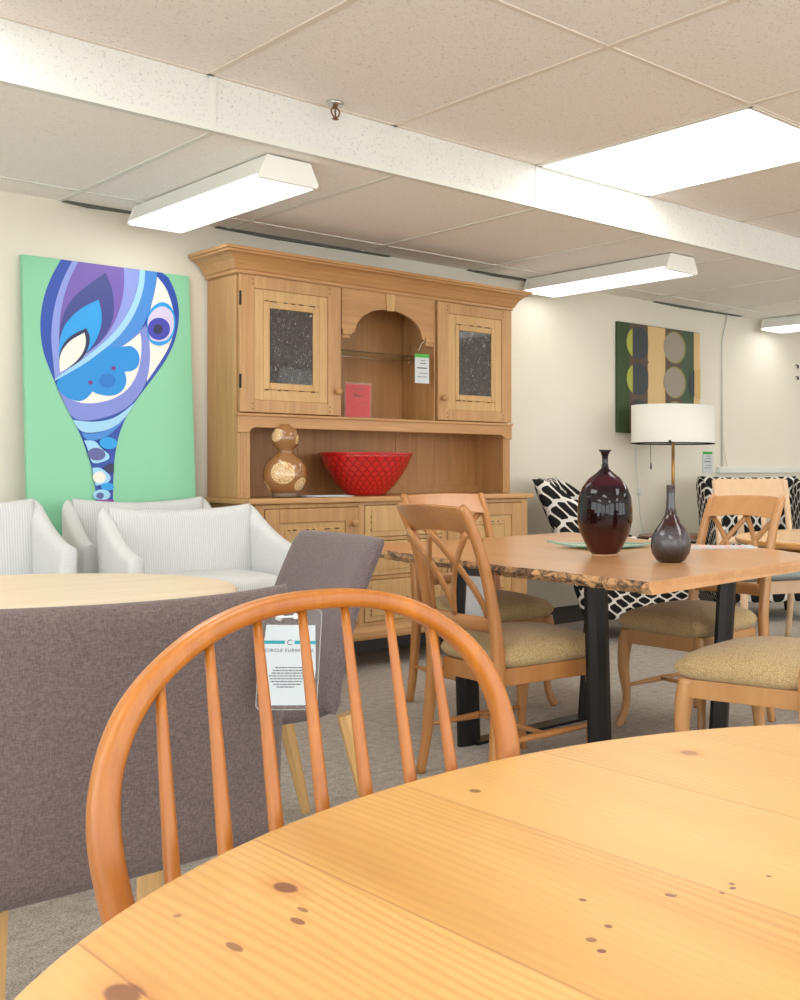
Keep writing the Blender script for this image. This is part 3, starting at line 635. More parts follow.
ART = [
  ("navy", [(0.1571,2.0293),(0.1137,1.942),(0.0816,1.8421),(0.0664,1.7451),(0.0658,1.6692),(0.0741,1.5941),(0.0935,1.5261),(0.1175,1.458),(0.1565,1.3521),(0.1888,1.2832),(0.2158,1.2199),(0.2373,1.1562),(0.2586,1.0792),(0.2718,1.0018),(0.2776,0.9051),(0.2757,0.7316),(0.3461,0.7281),(0.3482,0.9035),(0.3533,1.0143),(0.3604,1.1058),(0.3799,1.2111),(0.4123,1.2978),(0.4573,1.3795),(0.5219,1.4703),(0.6013,1.5845),(0.6495,1.6848),(0.672,1.7838),(0.6755,1.8605),(0.6608,1.942),(0.6289,2.0111),(0.5984,2.0303)]),
  ("peri", [(0.2026,2.0284),(0.1642,1.9426),(0.134,1.8486),(0.1151,1.7505),(0.1075,1.6605),(0.1114,1.5846),(0.1199,1.4671),(0.1177,1.4669),(0.1543,1.5012),(0.2121,1.5478),(0.283,1.612),(0.3559,1.6869),(0.4122,1.763),(0.4614,1.8624),(0.4874,1.9535),(0.4956,2.0292)]),
  ("purple", [(0.229,2.0298),(0.1928,1.953),(0.1646,1.8589),(0.1467,1.7668),(0.1402,1.6765),(0.1399,1.6125),(0.1905,1.6041),(0.2713,1.611),(0.3379,1.6826),(0.3883,1.7804),(0.4163,1.8771),(0.4257,1.9587),(0.4251,2.0298)]),
  ("indigo", [(0.3432,1.9939),(0.367,1.9374),(0.3783,1.8591),(0.3726,1.7787),(0.3469,1.7098),(0.3015,1.6463),(0.2476,1.5895),(0.1669,1.5636),(0.1391,1.6252),(0.1456,1.7154),(0.1665,1.7947),(0.2079,1.8643),(0.2732,1.9315)]),
  ("cyan", [(0.3102,1.86),(0.323,1.7996),(0.319,1.7333),(0.2961,1.6655),(0.2572,1.6033),(0.1893,1.5525),(0.1382,1.5358),(0.1366,1.6122),(0.1495,1.6902),(0.1826,1.7553),(0.2414,1.8164)]),
  ("ink", [(0.2541,1.7175),(0.2695,1.6826),(0.2649,1.6365),(0.2416,1.5799),(0.2062,1.5435),(0.1601,1.5119),(0.1367,1.5166),(0.137,1.5803),(0.1574,1.6397),(0.1981,1.6847)]),
  ("cream", [(0.2455,1.6958),(0.2528,1.6614),(0.2435,1.6125),(0.2183,1.5677),(0.1774,1.5259),(0.1408,1.5003),(0.1362,1.5484),(0.1475,1.6004),(0.186,1.6552)]),
  ("sky", [(0.4956,2.0292),(0.4874,1.9535),(0.4614,1.8624),(0.4122,1.763),(0.3559,1.6869),(0.283,1.612),(0.2121,1.5478),(0.1543,1.5012),(0.1177,1.4669),(0.1175,1.4593),(0.1768,1.5002),(0.2467,1.5505),(0.3184,1.615),(0.3858,1.6805),(0.4426,1.7596),(0.4886,1.859),(0.515,1.9572),(0.5207,2.0301)]),
  ("blue", [(0.5207,2.0301),(0.515,1.9572),(0.4886,1.859),(0.4426,1.7596),(0.3858,1.6805),(0.3184,1.615),(0.4028,1.6356),(0.4529,1.6802),(0.4978,1.7384),(0.5382,1.8377),(0.5638,1.9363),(0.5752,2.027)]),
  ("cream", [(0.5746,2.0063),(0.612,1.9633),(0.636,1.8973),(0.6509,1.823),(0.6472,1.7397),(0.6188,1.6545),(0.5689,1.5684),(0.5121,1.4805),(0.5323,1.6198),(0.5141,1.74),(0.5382,1.8377),(0.5638,1.9363)]),
  ("sky", [(0.1854,1.283),(0.2749,1.2733),(0.37,1.2963),(0.4635,1.3838),(0.4061,1.291),(0.3448,1.2429),(0.2737,1.224),(0.216,1.2264)]),
  ("peri2", [(0.1175,1.4593),(0.1565,1.3521),(0.1855,1.2856),(0.2518,1.279),(0.3344,1.3015),(0.4073,1.3373),(0.4702,1.4002),(0.5162,1.4902),(0.5332,1.6063),(0.5282,1.7008),(0.5147,1.7604),(0.4786,1.7162),(0.4028,1.6356),(0.3184,1.615),(0.2467,1.5505),(0.1768,1.5002)]),
  ("cream", [(0.1175,1.4593),(0.143,1.3985),(0.2134,1.3612),(0.2887,1.3635),(0.3725,1.3925),(0.4344,1.4449),(0.4734,1.5209),(0.4905,1.6028),(0.4939,1.684),(0.4885,1.7172),(0.4028,1.6356),(0.3184,1.615),(0.2467,1.5505),(0.1768,1.5002)]),
  ("cyan2", [(0.1175,1.4593),(0.1354,1.4083),(0.174,1.3784),(0.2193,1.3679),(0.2485,1.3861),(0.2725,1.4185),(0.2956,1.4068),(0.3428,1.4002),(0.385,1.413),(0.4124,1.4436),(0.4232,1.4842),(0.4145,1.5235),(0.4427,1.5255),(0.4741,1.5478),(0.4851,1.589),(0.4762,1.6286),(0.446,1.6527),(0.4152,1.6446),(0.3547,1.6379),(0.3184,1.615),(0.2467,1.5505),(0.1768,1.5002)]),
  ("blue2", [(0.3722,1.4769),(0.3702,1.4658),(0.3648,1.4555),(0.3566,1.4471),(0.3465,1.4415),(0.3354,1.4391),(0.3244,1.4402),(0.3147,1.4446),(0.307,1.452),(0.3022,1.4615),(0.3008,1.4723),(0.3028,1.4833),(0.308,1.4935),(0.3161,1.5019),(0.3261,1.5076),(0.3372,1.5101),(0.3482,1.5091),(0.3581,1.5048),(0.3658,1.4974),(0.3707,1.4878)]),
  ("purple2", [(0.2747,1.4615),(0.2726,1.4553),(0.2672,1.4512),(0.2608,1.4508),(0.2556,1.4542),(0.2538,1.4602),(0.2559,1.4665),(0.2612,1.4706),(0.2677,1.471),(0.2729,1.4675)]),
  ("purple2", [(0.3761,1.5366),(0.3739,1.5302),(0.3684,1.526),(0.3617,1.5255),(0.3564,1.529),(0.3545,1.535),(0.3567,1.5414),(0.3622,1.5456),(0.3689,1.5461),(0.3742,1.5427)]),
  ("cyan", [(0.5181,1.7947),(0.5449,1.8521),(0.5905,1.8863),(0.6289,1.873),(0.6524,1.8301),(0.653,1.761),(0.6329,1.697),(0.5907,1.663),(0.5461,1.6644),(0.5217,1.6934)]),
  ("lilac", [(0.5217,1.7883),(0.5509,1.8391),(0.5938,1.8647),(0.6282,1.8508),(0.6467,1.8157),(0.6449,1.7533),(0.62,1.6986),(0.5784,1.681),(0.534,1.685),(0.5239,1.7275)]),
  ("violet", [(0.6267,1.7515),(0.6236,1.7337),(0.6156,1.7172),(0.6035,1.7036),(0.5886,1.6942),(0.5722,1.69),(0.5561,1.6912),(0.5418,1.6978),(0.5307,1.709),(0.5238,1.7238),(0.5217,1.7408),(0.5247,1.7583),(0.5325,1.7746),(0.5443,1.7882),(0.5591,1.7978),(0.5754,1.8023),(0.5916,1.8013),(0.6061,1.7949),(0.6175,1.7837),(0.6246,1.7687)]),
  ("ink", [(0.593,1.7467),(0.5904,1.7357),(0.5838,1.7265),(0.5744,1.7208),(0.5641,1.7198),(0.5551,1.7237),(0.5489,1.7316),(0.547,1.742),(0.5495,1.7529),(0.5561,1.7621),(0.5655,1.7678),(0.5757,1.7689),(0.5848,1.7651),(0.591,1.7572)]),
  ("blue", [(0.2193,1.2226),(0.2735,1.2189),(0.3448,1.2429),(0.4061,1.291),(0.3441,1.2168),(0.2845,1.1893),(0.2381,1.1883)]),
  ("sky", [(0.23,1.1882),(0.2787,1.1892),(0.3011,1.1507),(0.3359,1.1251),(0.3352,1.0991),(0.2818,1.0793),(0.2564,1.0856),(0.2462,1.1434)]),
  ("slate", [(0.319,1.1207),(0.3155,1.1107),(0.3078,1.1024),(0.2968,1.0969),(0.2839,1.0947),(0.2706,1.096),(0.2586,1.1008),(0.2493,1.1085),(0.2437,1.118),(0.2426,1.1283),(0.246,1.1382),(0.2536,1.1464),(0.2645,1.152),(0.2773,1.1544),(0.2906,1.1531),(0.3027,1.1484),(0.3122,1.1407),(0.3179,1.1311)]),
  ("cyan", [(0.3715,1.1737),(0.368,1.1641),(0.3602,1.1561),(0.349,1.1507),(0.3359,1.1485),(0.3225,1.1498),(0.3102,1.1544),(0.3007,1.1617),(0.295,1.1709),(0.2938,1.1808),(0.2973,1.1904),(0.3049,1.1983),(0.3159,1.2038),(0.329,1.2061),(0.3425,1.2049),(0.3548,1.2004),(0.3645,1.1931),(0.3703,1.1838)]),
  ("ink", [(0.3072,1.0638),(0.3348,1.0821),(0.3538,1.0796),(0.3527,1.0365),(0.3219,1.0404)]),
  ("sky", [(0.2604,1.0598),(0.2931,1.0638),(0.3301,1.0339),(0.3413,1.0078),(0.3206,0.9859),(0.2735,0.976),(0.2663,1.0147)]),
  ("cream", [(0.3178,1.0158),(0.3162,1.0069),(0.312,0.999),(0.3056,0.9928),(0.2976,0.9888),(0.2889,0.9875),(0.2803,0.9889),(0.2726,0.993),(0.2666,0.9994),(0.2628,1.0073),(0.2617,1.0161),(0.2633,1.0248),(0.2674,1.0327),(0.2737,1.039),(0.2816,1.043),(0.2903,1.0444),(0.299,1.043),(0.3067,1.0389),(0.3128,1.0326),(0.3166,1.0246)]),
  ("cyan", [(0.351,0.9712),(0.3495,0.9656),(0.3453,0.9606),(0.3389,0.9566),(0.3309,0.9542),(0.3221,0.9534),(0.3134,0.9544),(0.3056,0.9571),(0.2995,0.9612),(0.2956,0.9663),(0.2944,0.9719),(0.2959,0.9775),(0.3,0.9825),(0.3064,0.9864),(0.3143,0.9889),(0.3231,0.9897),(0.3318,0.9888),(0.3397,0.9861),(0.3459,0.982),(0.3498,0.9769)]),
  ("sky", [(0.3346,0.9324),(0.3326,0.9244),(0.327,0.9173),(0.3185,0.9117),(0.3079,0.9083),(0.2963,0.9073),(0.2848,0.9088),(0.2745,0.9126),(0.2664,0.9185),(0.2613,0.9258),(0.2597,0.9338),(0.2617,0.9417),(0.2672,0.9487),(0.2755,0.9543),(0.286,0.9578),(0.2976,0.9589),(0.3092,0.9575),(0.3196,0.9537),(0.3278,0.9478),(0.333,0.9405)]),
  ("slate", [(0.3062,0.929),(0.3053,0.9243),(0.3029,0.92),(0.2992,0.9166),(0.2945,0.9145),(0.2895,0.9139),(0.2844,0.9147),(0.2799,0.917),(0.2764,0.9205),(0.2742,0.9249),(0.2735,0.9296),(0.2744,0.9344),(0.2769,0.9387),(0.2806,0.942),(0.2852,0.9442),(0.2902,0.9448),(0.2953,0.944),(0.2998,0.9417),(0.3033,0.9382),(0.3056,0.9339)]),
  ("magenta", [(0.2777,0.9115),(0.3483,0.91),(0.3491,0.8944),(0.2774,0.8961)])]
AC = dict(navy=(34, 76, 176), peri=(138, 154, 226), purple=(112, 88, 178), indigo=(52, 62, 140), cyan=(28, 158, 232), ink=(34, 44, 84), cream=(240, 236, 228), sky=(160, 212, 244),
          blue=(66, 138, 218), peri2=(126, 140, 216), cyan2=(24, 142, 220), blue2=(20, 118, 204), purple2=(118, 52, 140), lilac=(212, 204, 236), violet=(60, 64, 178), slate=(88, 96, 158), magenta=(150, 60, 150))
AM = {k: plain('paint_'+k, v, .4) for k, v in AC.items()}
t = thing('abstract_canvas', 'tall mint-green canvas with a blue and purple balloon-shaped abstract behind the white armchairs', 'painting', (1.63, 5.655, .72))
ly = lambda z: -.071*(2.03-z)
bm = NB(); prism(bm, [(0, .72), (.73, .72), (.73, 2.03), (0, 2.03)], lambda p, q: (p, ly(q), q-.72), lambda p, q: (p, ly(q)+.034, q-.72)); obj('canvas', bm, plain('mint_green_paint', (140, 208, 168), .42), t, bevel=.003)
layered('painted_design', ART, AM, lambda p, q, e: (p, ly(q)-.0003-e, q-.72), t)

t = thing('oval_pattern_canvas', 'dark green striped canvas with rows of ovals on the wall above the drum lamp', 'painting', (5.32, WALL_Y-.03, 1.32))
obj('canvas', bx((0, 0, 0), (.87, .028, .80)), plain('dark_green_paint', (58, 78, 46), .6), t, bevel=.002)
def circ(cx, cz, r, lo=None, hi=None, n=36):
    out = []
    for i in range(n):
        a = 2*PI*i/n; x_ = cx+r*math.cos(a); out.append((min(max(x_, lo if lo is not None else -9), hi if hi is not None else 9), cz+r*1.0*math.sin(a)))
    return out
P2 = []
for c_, a, b in (('brown', .11, .32), ('cream', .30, .485), ('brown', .485, .66), ('green', .66, .80), ('cream', .80, .868)): P2.append((c_, [(a, .004), (b, .004), (b, .796), (a, .796)]))
for cz in (.66, .395, .13):
    P2.append(('lime', circ(.20, cz, .118, None, .142))); P2.append(('slate', circ(.20, cz, .118, .142, .30)))
    P2.append(('tan', circ(.20, cz, .118, .30)))
    P2.append(('olive', circ(.585, cz, .122))); P2.append(('taupe', circ(.575, cz, .112)))
for cz in (.40, .13): P2.append(('slate', circ(.86, cz, .12, .74, .80))); P2.append(('gold', circ(.86, cz, .12, .80, .868)))
P2.append(('brown', [(.14, .52), (.30, .52), (.30, .535), (.14, .535)]))
OC = dict(brown=(96, 78, 66), cream=(222, 188, 134), green=(70, 88, 66), lime=(176, 182, 78), slate=(62, 68, 72), tan=(212, 176, 122), olive=(140, 138, 84), taupe=(158, 148, 134), gold=(214, 178, 112))
OM = {k: plain('oval_paint_'+k, v, .55) for k, v in OC.items()}
layered('painted_ovals', [(a, b) for a, b in P2], OM, lambda p, q, e: (p, -.0003-e, q), t, soft=False)

# ------------------------------------------------------------------ white upholstered armchairs
def white_chair(name, x0, x1, yb, top, label, seat=.61, arm=.43, drop=.185):
    """back towards +y, facing -y"""
    W = x1-x0; cx = (x0+x1)/2; t = thing(name, label, 'armchair', (cx, yb, 0), 0, 'white striped armchairs in front of the painting'); h = W/2
    bm = NB(); z0 = seat-.16
    dip = lambda u: -.022*(1-u*u)
    padsurf(bm, lambda u, v: (u*(h-.015), -.045-.05*(1-(v+1)/2), z0+(v+1)/2*(top-z0+dip(u))), lambda u, v: (0, -1, 0), .042, 26, 22, 14, (W, top-z0)); obj('backrest', bm, STRIPE, t, smooth=True)
    for s in (-1, 1):
        bm = NB(); zlow = seat-.30
        def PS(u, v, s=s):
            a = (u+1)/2; y = -a*arm; zt = top-.004-drop*(1-(1-a)**1.75)*1.0
            out = .03*a + .012*(v+1)/2
            return (s*(h-.018+out), -.02+y, zlow+(v+1)/2*(zt-zlow))
        padsurf(bm, PS, lambda u, v: (1, 0, 0), .032, 30, 22, 22, (arm, .5)); obj('arm', bm, WHITEF, t, smooth=True)
    bm = NB(); padsurf(bm, lambda u, v: (u*(h-.05), -.27+v*.22, seat-.06), lambda u, v: (0, 0, 1), .05, 24, 20, 10, (W, .45), .018); obj('seat_cushion', bm, STRIPE, t, smooth=True)
    bm = NB(); box(bm, (-h+.02, -arm+.02, seat-.28), (h-.02, -.02, seat-.105)); obj('seat_base', bm, WHITEF, t, bevel=.02)
    for sx in (-1, 1):
        for y in (-arm+.06, -.06):
            bm = NB(); sweep(bm, [(sx*(h-.06), y, 0), (sx*(h-.06), y, seat-.27)], [.026, .04], [.026, .04], (1, 0, 0), 4); obj('leg', bm, IRON, t)
    return t
white_chair('upholstered_armchair', 1.72, 2.345, 4.985, .897, 'white striped armchair closest to the brown chairs, overlapping the one behind')
white_chair('upholstered_armchair', 1.74, 2.335, 5.46, .922, 'white striped armchair half hidden behind another, directly below the painting', arm=.36)
white_chair('upholstered_armchair', .93, 1.545, 5.21, .932, 'white striped armchair cut off by the left edge of the photo', arm=.34)
tg = price_tag((2.372, 4.52, .775), -.3, .10, .17, 'clear tag with a green block on the arm of the nearest white armchair')

# ------------------------------------------------------------------ pale round table
def round_table(name, cx, cy, r, top, th, mat, legmat, label, foot_r=.3):
    t = thing(name, label, 'table', (cx, cy, 0)); bm = NB()
    lathe(bm, [(r-.02, top-th), (r-.004, top-th+.006), (r, top-th*.6), (r, top-.006), (r-.004, top-.001), (r-.01, top), (.01, top)], 96); obj('tabletop', bm, mat, t, smooth=False)
    bm = NB(); lathe(bm, [(.09, .1), (.075, .14), (.055, .25), (.07, .4), (.05, .6), (.1, top-th-.03), (.16, top-th)], 28); obj('pedestal', bm, legmat, t, smooth=True)
    for k in range(4):
        a = PI/4+k*PI/2; c, s = math.cos(a), math.sin(a); bm = NB()
        sweep(bm, [(c*.04, s*.04, .2), (c*foot_r*.5, s*foot_r*.5, .13), (c*foot_r, s*foot_r, .025)], [.06, .055, .05], [.09, .06, .05], (-s, c, 0), 5, smooth_n=5); obj('leg', bm, legmat, t, smooth=True)
    return t
round_table('round_table', .74, 3.2, .665, .735, .028, PALE, OAKLEG, 'round table with a bleached pale wood top beyond the brown chair at left')
round_table('round_pine_table', .667, .370, .596, .735, .034, PINE, PINE, 'large round knotty pine table filling the foreground')

# ------------------------------------------------------------------ brown upholstered side chairs (front faces +y in their own frame)
def brown_chair(w_, label, loc, rz, sag, mat, top=.85, back_z=.415, lean=.03, splay=.03, leg_y=.02, seat_z=.46, seat_in=.0):
    t = thing('upholstered_side_chair', label, 'chair', loc, rz, 'brown upholstered dining chairs'); h = w_/2
    bm = NB()
    def PB(u, v):
        a = (v+1)/2; return (u*h, -sag*(1-u*u)*(.15+.85*a)-lean*a**1.7, back_z+a*(top-back_z))
    padsurf(bm, PB, lambda u, v: (0, 1, 0), .026, 30, 26, 16, (w_, .5)); obj('backrest', bm, mat, t, smooth=True)
    bm = NB(); padsurf(bm, lambda u, v: (u*(h*(1+.03*v)-seat_in), .215+v*.245, seat_z), lambda u, v: (0, 0, 1), .05, 24, 20, 10, (w_, .45), .012); obj('seat', bm, mat, t, smooth=True)
    for sx in (-1, 1):
        bm = NB(); sweep(bm, [(sx*(h-.024), leg_y-splay, 0), (sx*(h-.036), leg_y, .40)], [.026, .045], [.026, .045], (1, 0, 0), 4, 8); obj('leg', bm, OAKLEG, t)
        bm = NB(); sweep(bm, [(sx*(h-.04), .44, 0), (sx*(h-.05), .42, .37)], [.026, .045], [.026, .045], (1, 0, 0), 4, 8); obj('leg', bm, OAKLEG, t)
    return t
brown_chair(.462, 'large brown linen dining chair at left, seen from behind, closest to the pale round table', (.692, 1.85, 0), 0, .085, BROWN, top=.852, back_z=.405)
brown_chair(.57, 'taupe linen dining chair behind the bow-back chair, angled toward the pale table', (1.495, 2.91, 0), PI/2-.12, .03, BROWN2, top=.865, back_z=.41, lean=.13, splay=.09, leg_y=-.045, seat_z=.435, seat_in=.02)

# acrylic product tag on the back corner of the near brown chair
t = thing('store_tag', 'clear plastic store tag printed with a teal band, hanging from the brown chair corner', 'tag', (.8765, 1.712, .820))
t.rotation_euler = (0, .05, -.62); t.scale = (.9, .9, .97)
obj('clear_sleeve', bx((-.052, -.001, -.17), (.052, .001, 0)), ACRYL, t, bevel=.004)
bm = NB(); rim = [(-.046, 0), (.046, 0), (.052, -.006), (.052, -.164), (.046, -.17), (-.046, -.17), (-.052, -.164), (-.052, -.006)]
sweep(bm, [(p, 0, q) for p, q in rim+[rim[0]]], .0014, .0016, (0, 1, 0), 4); obj('sleeve_rim', bm, RIMPL, t, smooth=True)
bm = NB(); prism(bm, [(-.044, -.162), (-.047, -.10), (-.041, -.026), (.042, -.026), (.047, -.10), (.044, -.162)], lambda p, q: (p, -.0022, q), lambda p, q: (p, -.0012, q)); card = obj('card', bm, CARD, t)
obj('band', bx((-.0452, -.0026, -.058), (.0455, -.0022, -.0525)), TEAL, card, label='teal band')
bm = NB(); bmesh.ops.create_circle(bm, cap_ends=True, segments=28, radius=.0085); bmesh.ops.rotate(bm, verts=bm.verts[:], matrix=Matrix.Rotation(PI/2, 3, 'X')); bmesh.ops.translate(bm, verts=bm.verts[:], vec=(0, -.0029, -.0553)); obj('logo_disc', bm, CARD, card)
text('logo_letter', 'C', .013, INK, card, (0, -.0032, -.0597), (PI/2, 0, 0))
text('store_name', 'CIRCLE FURNITURE', .0078, INK, card, (0, -.0026, -.0715), (PI/2, 0, 0), 1.25)
bm = NB()
for i, (a, b) in enumerate(((-.022, .024), (-.026, .026), (-.028, .028), (-.032, .03), (-.03, .026), (-.028, .024), (-.024, .022), (-.018, .012))):
    z = -.099-i*.0047; q = a
    while q < b:
        l = random.uniform(.003, .008); box(bm, (q, -.0026, z), (min(q+l, b), -.0022, z+.0016)); q += l+.0012
o = obj('small_print', bm, INK, card); o['kind'] = 'stuff'
bm = NB(); sweep(bm, [(-.048, -.003, -.006), (-.02, -.006, -.012), (.004, -.005, -.011)], .003, .005, (0, 0, 1), 4, smooth_n=4); sweep(bm, [(-.018, -.004, .016), (-.014, -.006, 0), (-.022, -.005, -.018)], .011, .0015, (1, 0, 0), 4); obj('clip', bm, WHITEPL, t, smooth=True)
bm = NB(); lathe(bm, [(.0015, -.0005), (.005, -.0005), (.005, .0005), (.0015, .0005)], 16); bmesh.ops.rotate(bm, verts=bm.verts[:], matrix=Matrix.Rotation(PI/2, 3, 'X')); bmesh.ops.translate(bm, verts=bm.verts[:], vec=(.008, -.003, -.011)); obj('eyelet', bm, CHROME, t)

# ------------------------------------------------------------------ bow-back chair
t = thing('bow_back_chair', 'amber wooden bow-back chair with seven spindles tucked against the foreground pine table', 'chair', (.558, 1.0, 0))
def bowpt(dx, z): return (dx, .22*(z-.735), z)
half_pts = [(0, .918), (.055, .914), (.105, .899), (.150, .871), (.183, .835), (.203, .79), (.2095, .74), (.204, .68), (.19, .60), (.172, .52), (.158, .455)]
pts = [bowpt(-a*1.0, b) for a, b in half_pts[::-1]]+[bowpt(a, b) for a, b in half_pts[1:]]
bm = NB(); sweep(bm, pts, .022, [.025 if b < .6 else .0235 if b < .76 else .021 if b < .85 else .0195 for _, _, b in pts], (0, 1, 0), 8, 5.0, smooth_n=6); obj('bow', bm, BOW, t, smooth=True)
for i, dx in enumerate((-.155, -.109, -.062, -.016, .030, .080, .130)):
    bot = dx*1.06; zt = next(b0+(b1-b0)*(abs(dx)-a0)/(a1-a0) for (a0, b0), (a1, b1) in zip(half_pts, half_pts[1:]) if a0 <= abs(dx) <= a1)-.004
    bm = NB(); a, b = Vector(bowpt(bot, .452)), Vector(bowpt(dx, zt)); n_ = 12; pp = [a.lerp(b, k/n_) for k in range(n_+1)]
    ww = [.0085+.006*math.sin(PI*(k/n_)**.75) for k in range(n_+1)]
    sweep(bm, pp, ww, ww, (0, 1, 0), 6, 2); obj('spindle', bm, BOW, t, smooth=True)
bm = NB()
padsurf(bm, lambda u, v: (u*(.2-.03*max(0, v)), -.15+v*.195, .438), lambda u, v: (0, 0, 1), lambda u, v: .02-.007*(1-u*u)*(1-v*v), 26, 24, 12); obj('seat', bm, BOW, t, smooth=True)
for sx in (-1, 1):
    for y, yy in ((-.03, .03), (-.27, -.33)):
        bm = NB(); sweep(bm, [(sx*.13, y, .43), (sx*.16, (y+yy)/2, .24), (sx*.19, yy, 0)], [.026, .036, .02], [.026, .036, .02], (1, 0, 0), 6, 2, smooth_n=5); obj('leg', bm, BOW, t, smooth=True)
    bm = NB(); sweep(bm, [(sx*.165, .01, .2), (sx*.165, -.15, .19), (sx*.165, -.3, .2)], [.014, .022, .014], [.014, .022, .014], (0, 0, 1), 6, 2, smooth_n=4); obj('stretcher', bm, BOW, t, smooth=True)
bm = NB(); sweep(bm, [(-.165, -.15, .19), (0, -.15, .19), (.165, -.15, .19)], [.014, .022, .014], [.014, .022, .014], (0, 0, 1), 6, 2, smooth_n=4); obj('stretcher', bm, BOW, t, smooth=True)

# ------------------------------------------------------------------ cross-back dining chairs (front faces +x in their own frame)
def seat_outline(u, v):      # u: back -1 .. front 1, v: side
    hw = .205+.035*(u+1)/2; k = 1-.10*abs(u)**6*abs(v)**4
    return (-.215+(u+1)/2*.455)*1.0+.012*(1-v*v)*(1 if u > 0 else 0)*u, v*hw*k
def cross_chair(name, label, loc, rz, mat, seatmat, group, front_curve=True):
    t = thing(name, label, 'chair', loc, rz, group)
    bm = NB(); padsurf(bm, lambda u, v: (*seat_outline(u, v), .434), lambda u, v: (0, 0, 1), .042, 30, 30, 9, (.5, .5), .036); obj('seat', bm, seatmat, t, smooth=True)
    bm = NB()
    for s in (-1, 1): prism(bm, [(-.20, s*.185), (.205, s*.22), (.205, s*.20), (-.20, s*.165)], lambda p, q: (p, q, .342), lambda p, q: (p, q, .40))
    box(bm, (.19, -.215, .342), (.212, .215, .40)); box(bm, (-.21, -.18, .342), (-.19, .18, .40)); obj('seat_frame', bm, mat, t, bevel=.003)
    for s in (-1, 1):
        bm = NB(); sweep(bm, [(-.285, s*.212, .0), (-.262, s*.208, .12), (-.245, s*.204, .28), (-.236, s*.20, .40), (-.246, s*.20, .52), (-.278, s*.198, .68), (-.325, s*.195, .82), (-.368, s*.195, .905), (-.39, s*.195, .933)],
                         [.028, .029, .030, .032, .030, .028, .027, .027, .024], [.030, .036, .046, .052, .048, .042, .038, .036, .026], (0, 1, 0), 7, 7, smooth_n=5); obj('rear_post', bm, mat, t, smooth=True)
        bm = NB(); sweep(bm, [(.195, s*.205, .40), (.203, s*.212, .33), (.208, s*.215, .24), (.196, s*.208, .13), (.205, s*.215, .05), (.225, s*.232, 0)], [.048, .05, .042, .030, .028, .030], [.048, .05, .042, .030, .028, .030], (0, 1, 0), 6, 4, smooth_n=5); obj('leg', bm, mat, t, smooth=True)
        bm = NB(); sweep(bm, [(-.25, s*.205, .165), (-.02, s*.208, .165), (.198, s*.21, .165)], [.014, .026, .014], [.014, .026, .014], (0, 0, 1), 6, 2, smooth_n=4); obj('stretcher', bm, mat, t, smooth=True)
    bm = NB(); sweep(bm, [(-.02, -.2, .165), (-.02, 0, .165), (-.02, .2, .165)], [.014, .024, .014], [.014, .024, .014], (0, 0, 1), 6, 2, smooth_n=4); obj('stretcher', bm, mat, t, smooth=True)
    curve = lambda y, dpt: -dpt*(1-(y/.195)**2)
    bm = NB(); n_ = 14; ys = [-.19+.38*k/n_ for k in range(n_+1)]
    rows = []
    for yv in ys:
        lo = .842+.012*(1-(yv/.19)**2); hi = .932+.006*(1-(yv/.19)**2)
        rows.append([(-.322+curve(yv, .035)+.011, yv, lo), (-.322+curve(yv, .035)-.009, yv, lo), (-.398+curve(yv, .035)-.012, yv, hi), (-.392+curve(yv, .035)+.012, yv, hi+.002)])
    vv = [[bm.verts.new(p) for p in r] for r in rows]
    for a, b in zip(vv, vv[1:]):
        for k in range(4): bm.faces.new((a[k], a[(k+1) % 4], b[(k+1) % 4], b[k]))
    bm.faces.new(vv[0]); bm.faces.new(vv[-1][::-1]); obj('crest_rail', bm, mat, t, smooth=False, bevel=.004)
    bm = NB(); sweep(bm, [(-.243+curve(yv, .03), yv, .548) for yv in ys], .022, .05, (1, 0, 0), 5, 5); obj('lower_rail', bm, mat, t, smooth=True)
    # two pairs of arcs that cross into an interlaced lattice
    def xat(z, y): return -.245-(max(z-.56, 0))**1.35*.58+curve(y, .033)
    for (ya, yb, bow) in ((-.182, .0, -.012), (.0, -.165, -.055), (.0, .165, .055), (.182, .0, .012)):
        pp = []
        for k in range(13):
            a = k/12; z = .85-a*.28; y = (ya*(1-a)**1.7 if yb == 0 else yb*(1-(1-a)**1.45))
            pp.append((xat(z, y), y, z))
        bm = NB(); sweep(bm, pp, .013, .024, (1, 0, 0), 5, 4); obj('back_splat', bm, mat, t, smooth=True)
    return t
GR = 'cross-back dining chairs around the live-edge table'
cross_chair('cross_back_chair', 'cross-back dining chair at the left side of the live-edge table, nearest the bow-back chair', (2.36, 3.03, 0), -.06, CHERRY, BROCADE, GR).scale = (.86, 1, 1)
cross_chair('cross_back_chair', 'cross-back dining chair at the far end of the live-edge table, before the hutch', (2.925, 3.985, 0), -PI/2-.13, CHERRY, BROCADE, GR)
cross_chair('cross_back_chair', 'cross-back dining chair on the right side of the live-edge table, its open back facing us', (3.245, 3.005, 0), PI, CHERRY_L, BROCADE, GR).scale = (.9, 1, 1)
cross_chair('cross_back_chair', 'cross-back dining chair at the near end of the live-edge table, only its seat in frame', (2.675, 2.12, 0), PI/2+.10, CHERRY_L, BROCADE, GR)
# tag hanging in the back of the first chair
t = thing('smoked_tag', 'white card in a smoked sleeve hanging inside the back of the cross-back chair at left', 'tag', (2.20, 3.022, .715)); t.rotation_euler = (0, .06, -PI/2+.5)
obj('sleeve', bx((-.047, .001, -.175), (.047, .003, 0)), SMOKE, t, bevel=.003)
obj('card', bx((-.04, -.0012, -.168), (.034, .001, -.025)), PAPER, t)
bm = NB(); sweep(bm, [(0, 0, -.006), (0, .02, .10)], .002, .002, (0, 1, 0), 4); obj('cord', bm, BLACKPL, t)

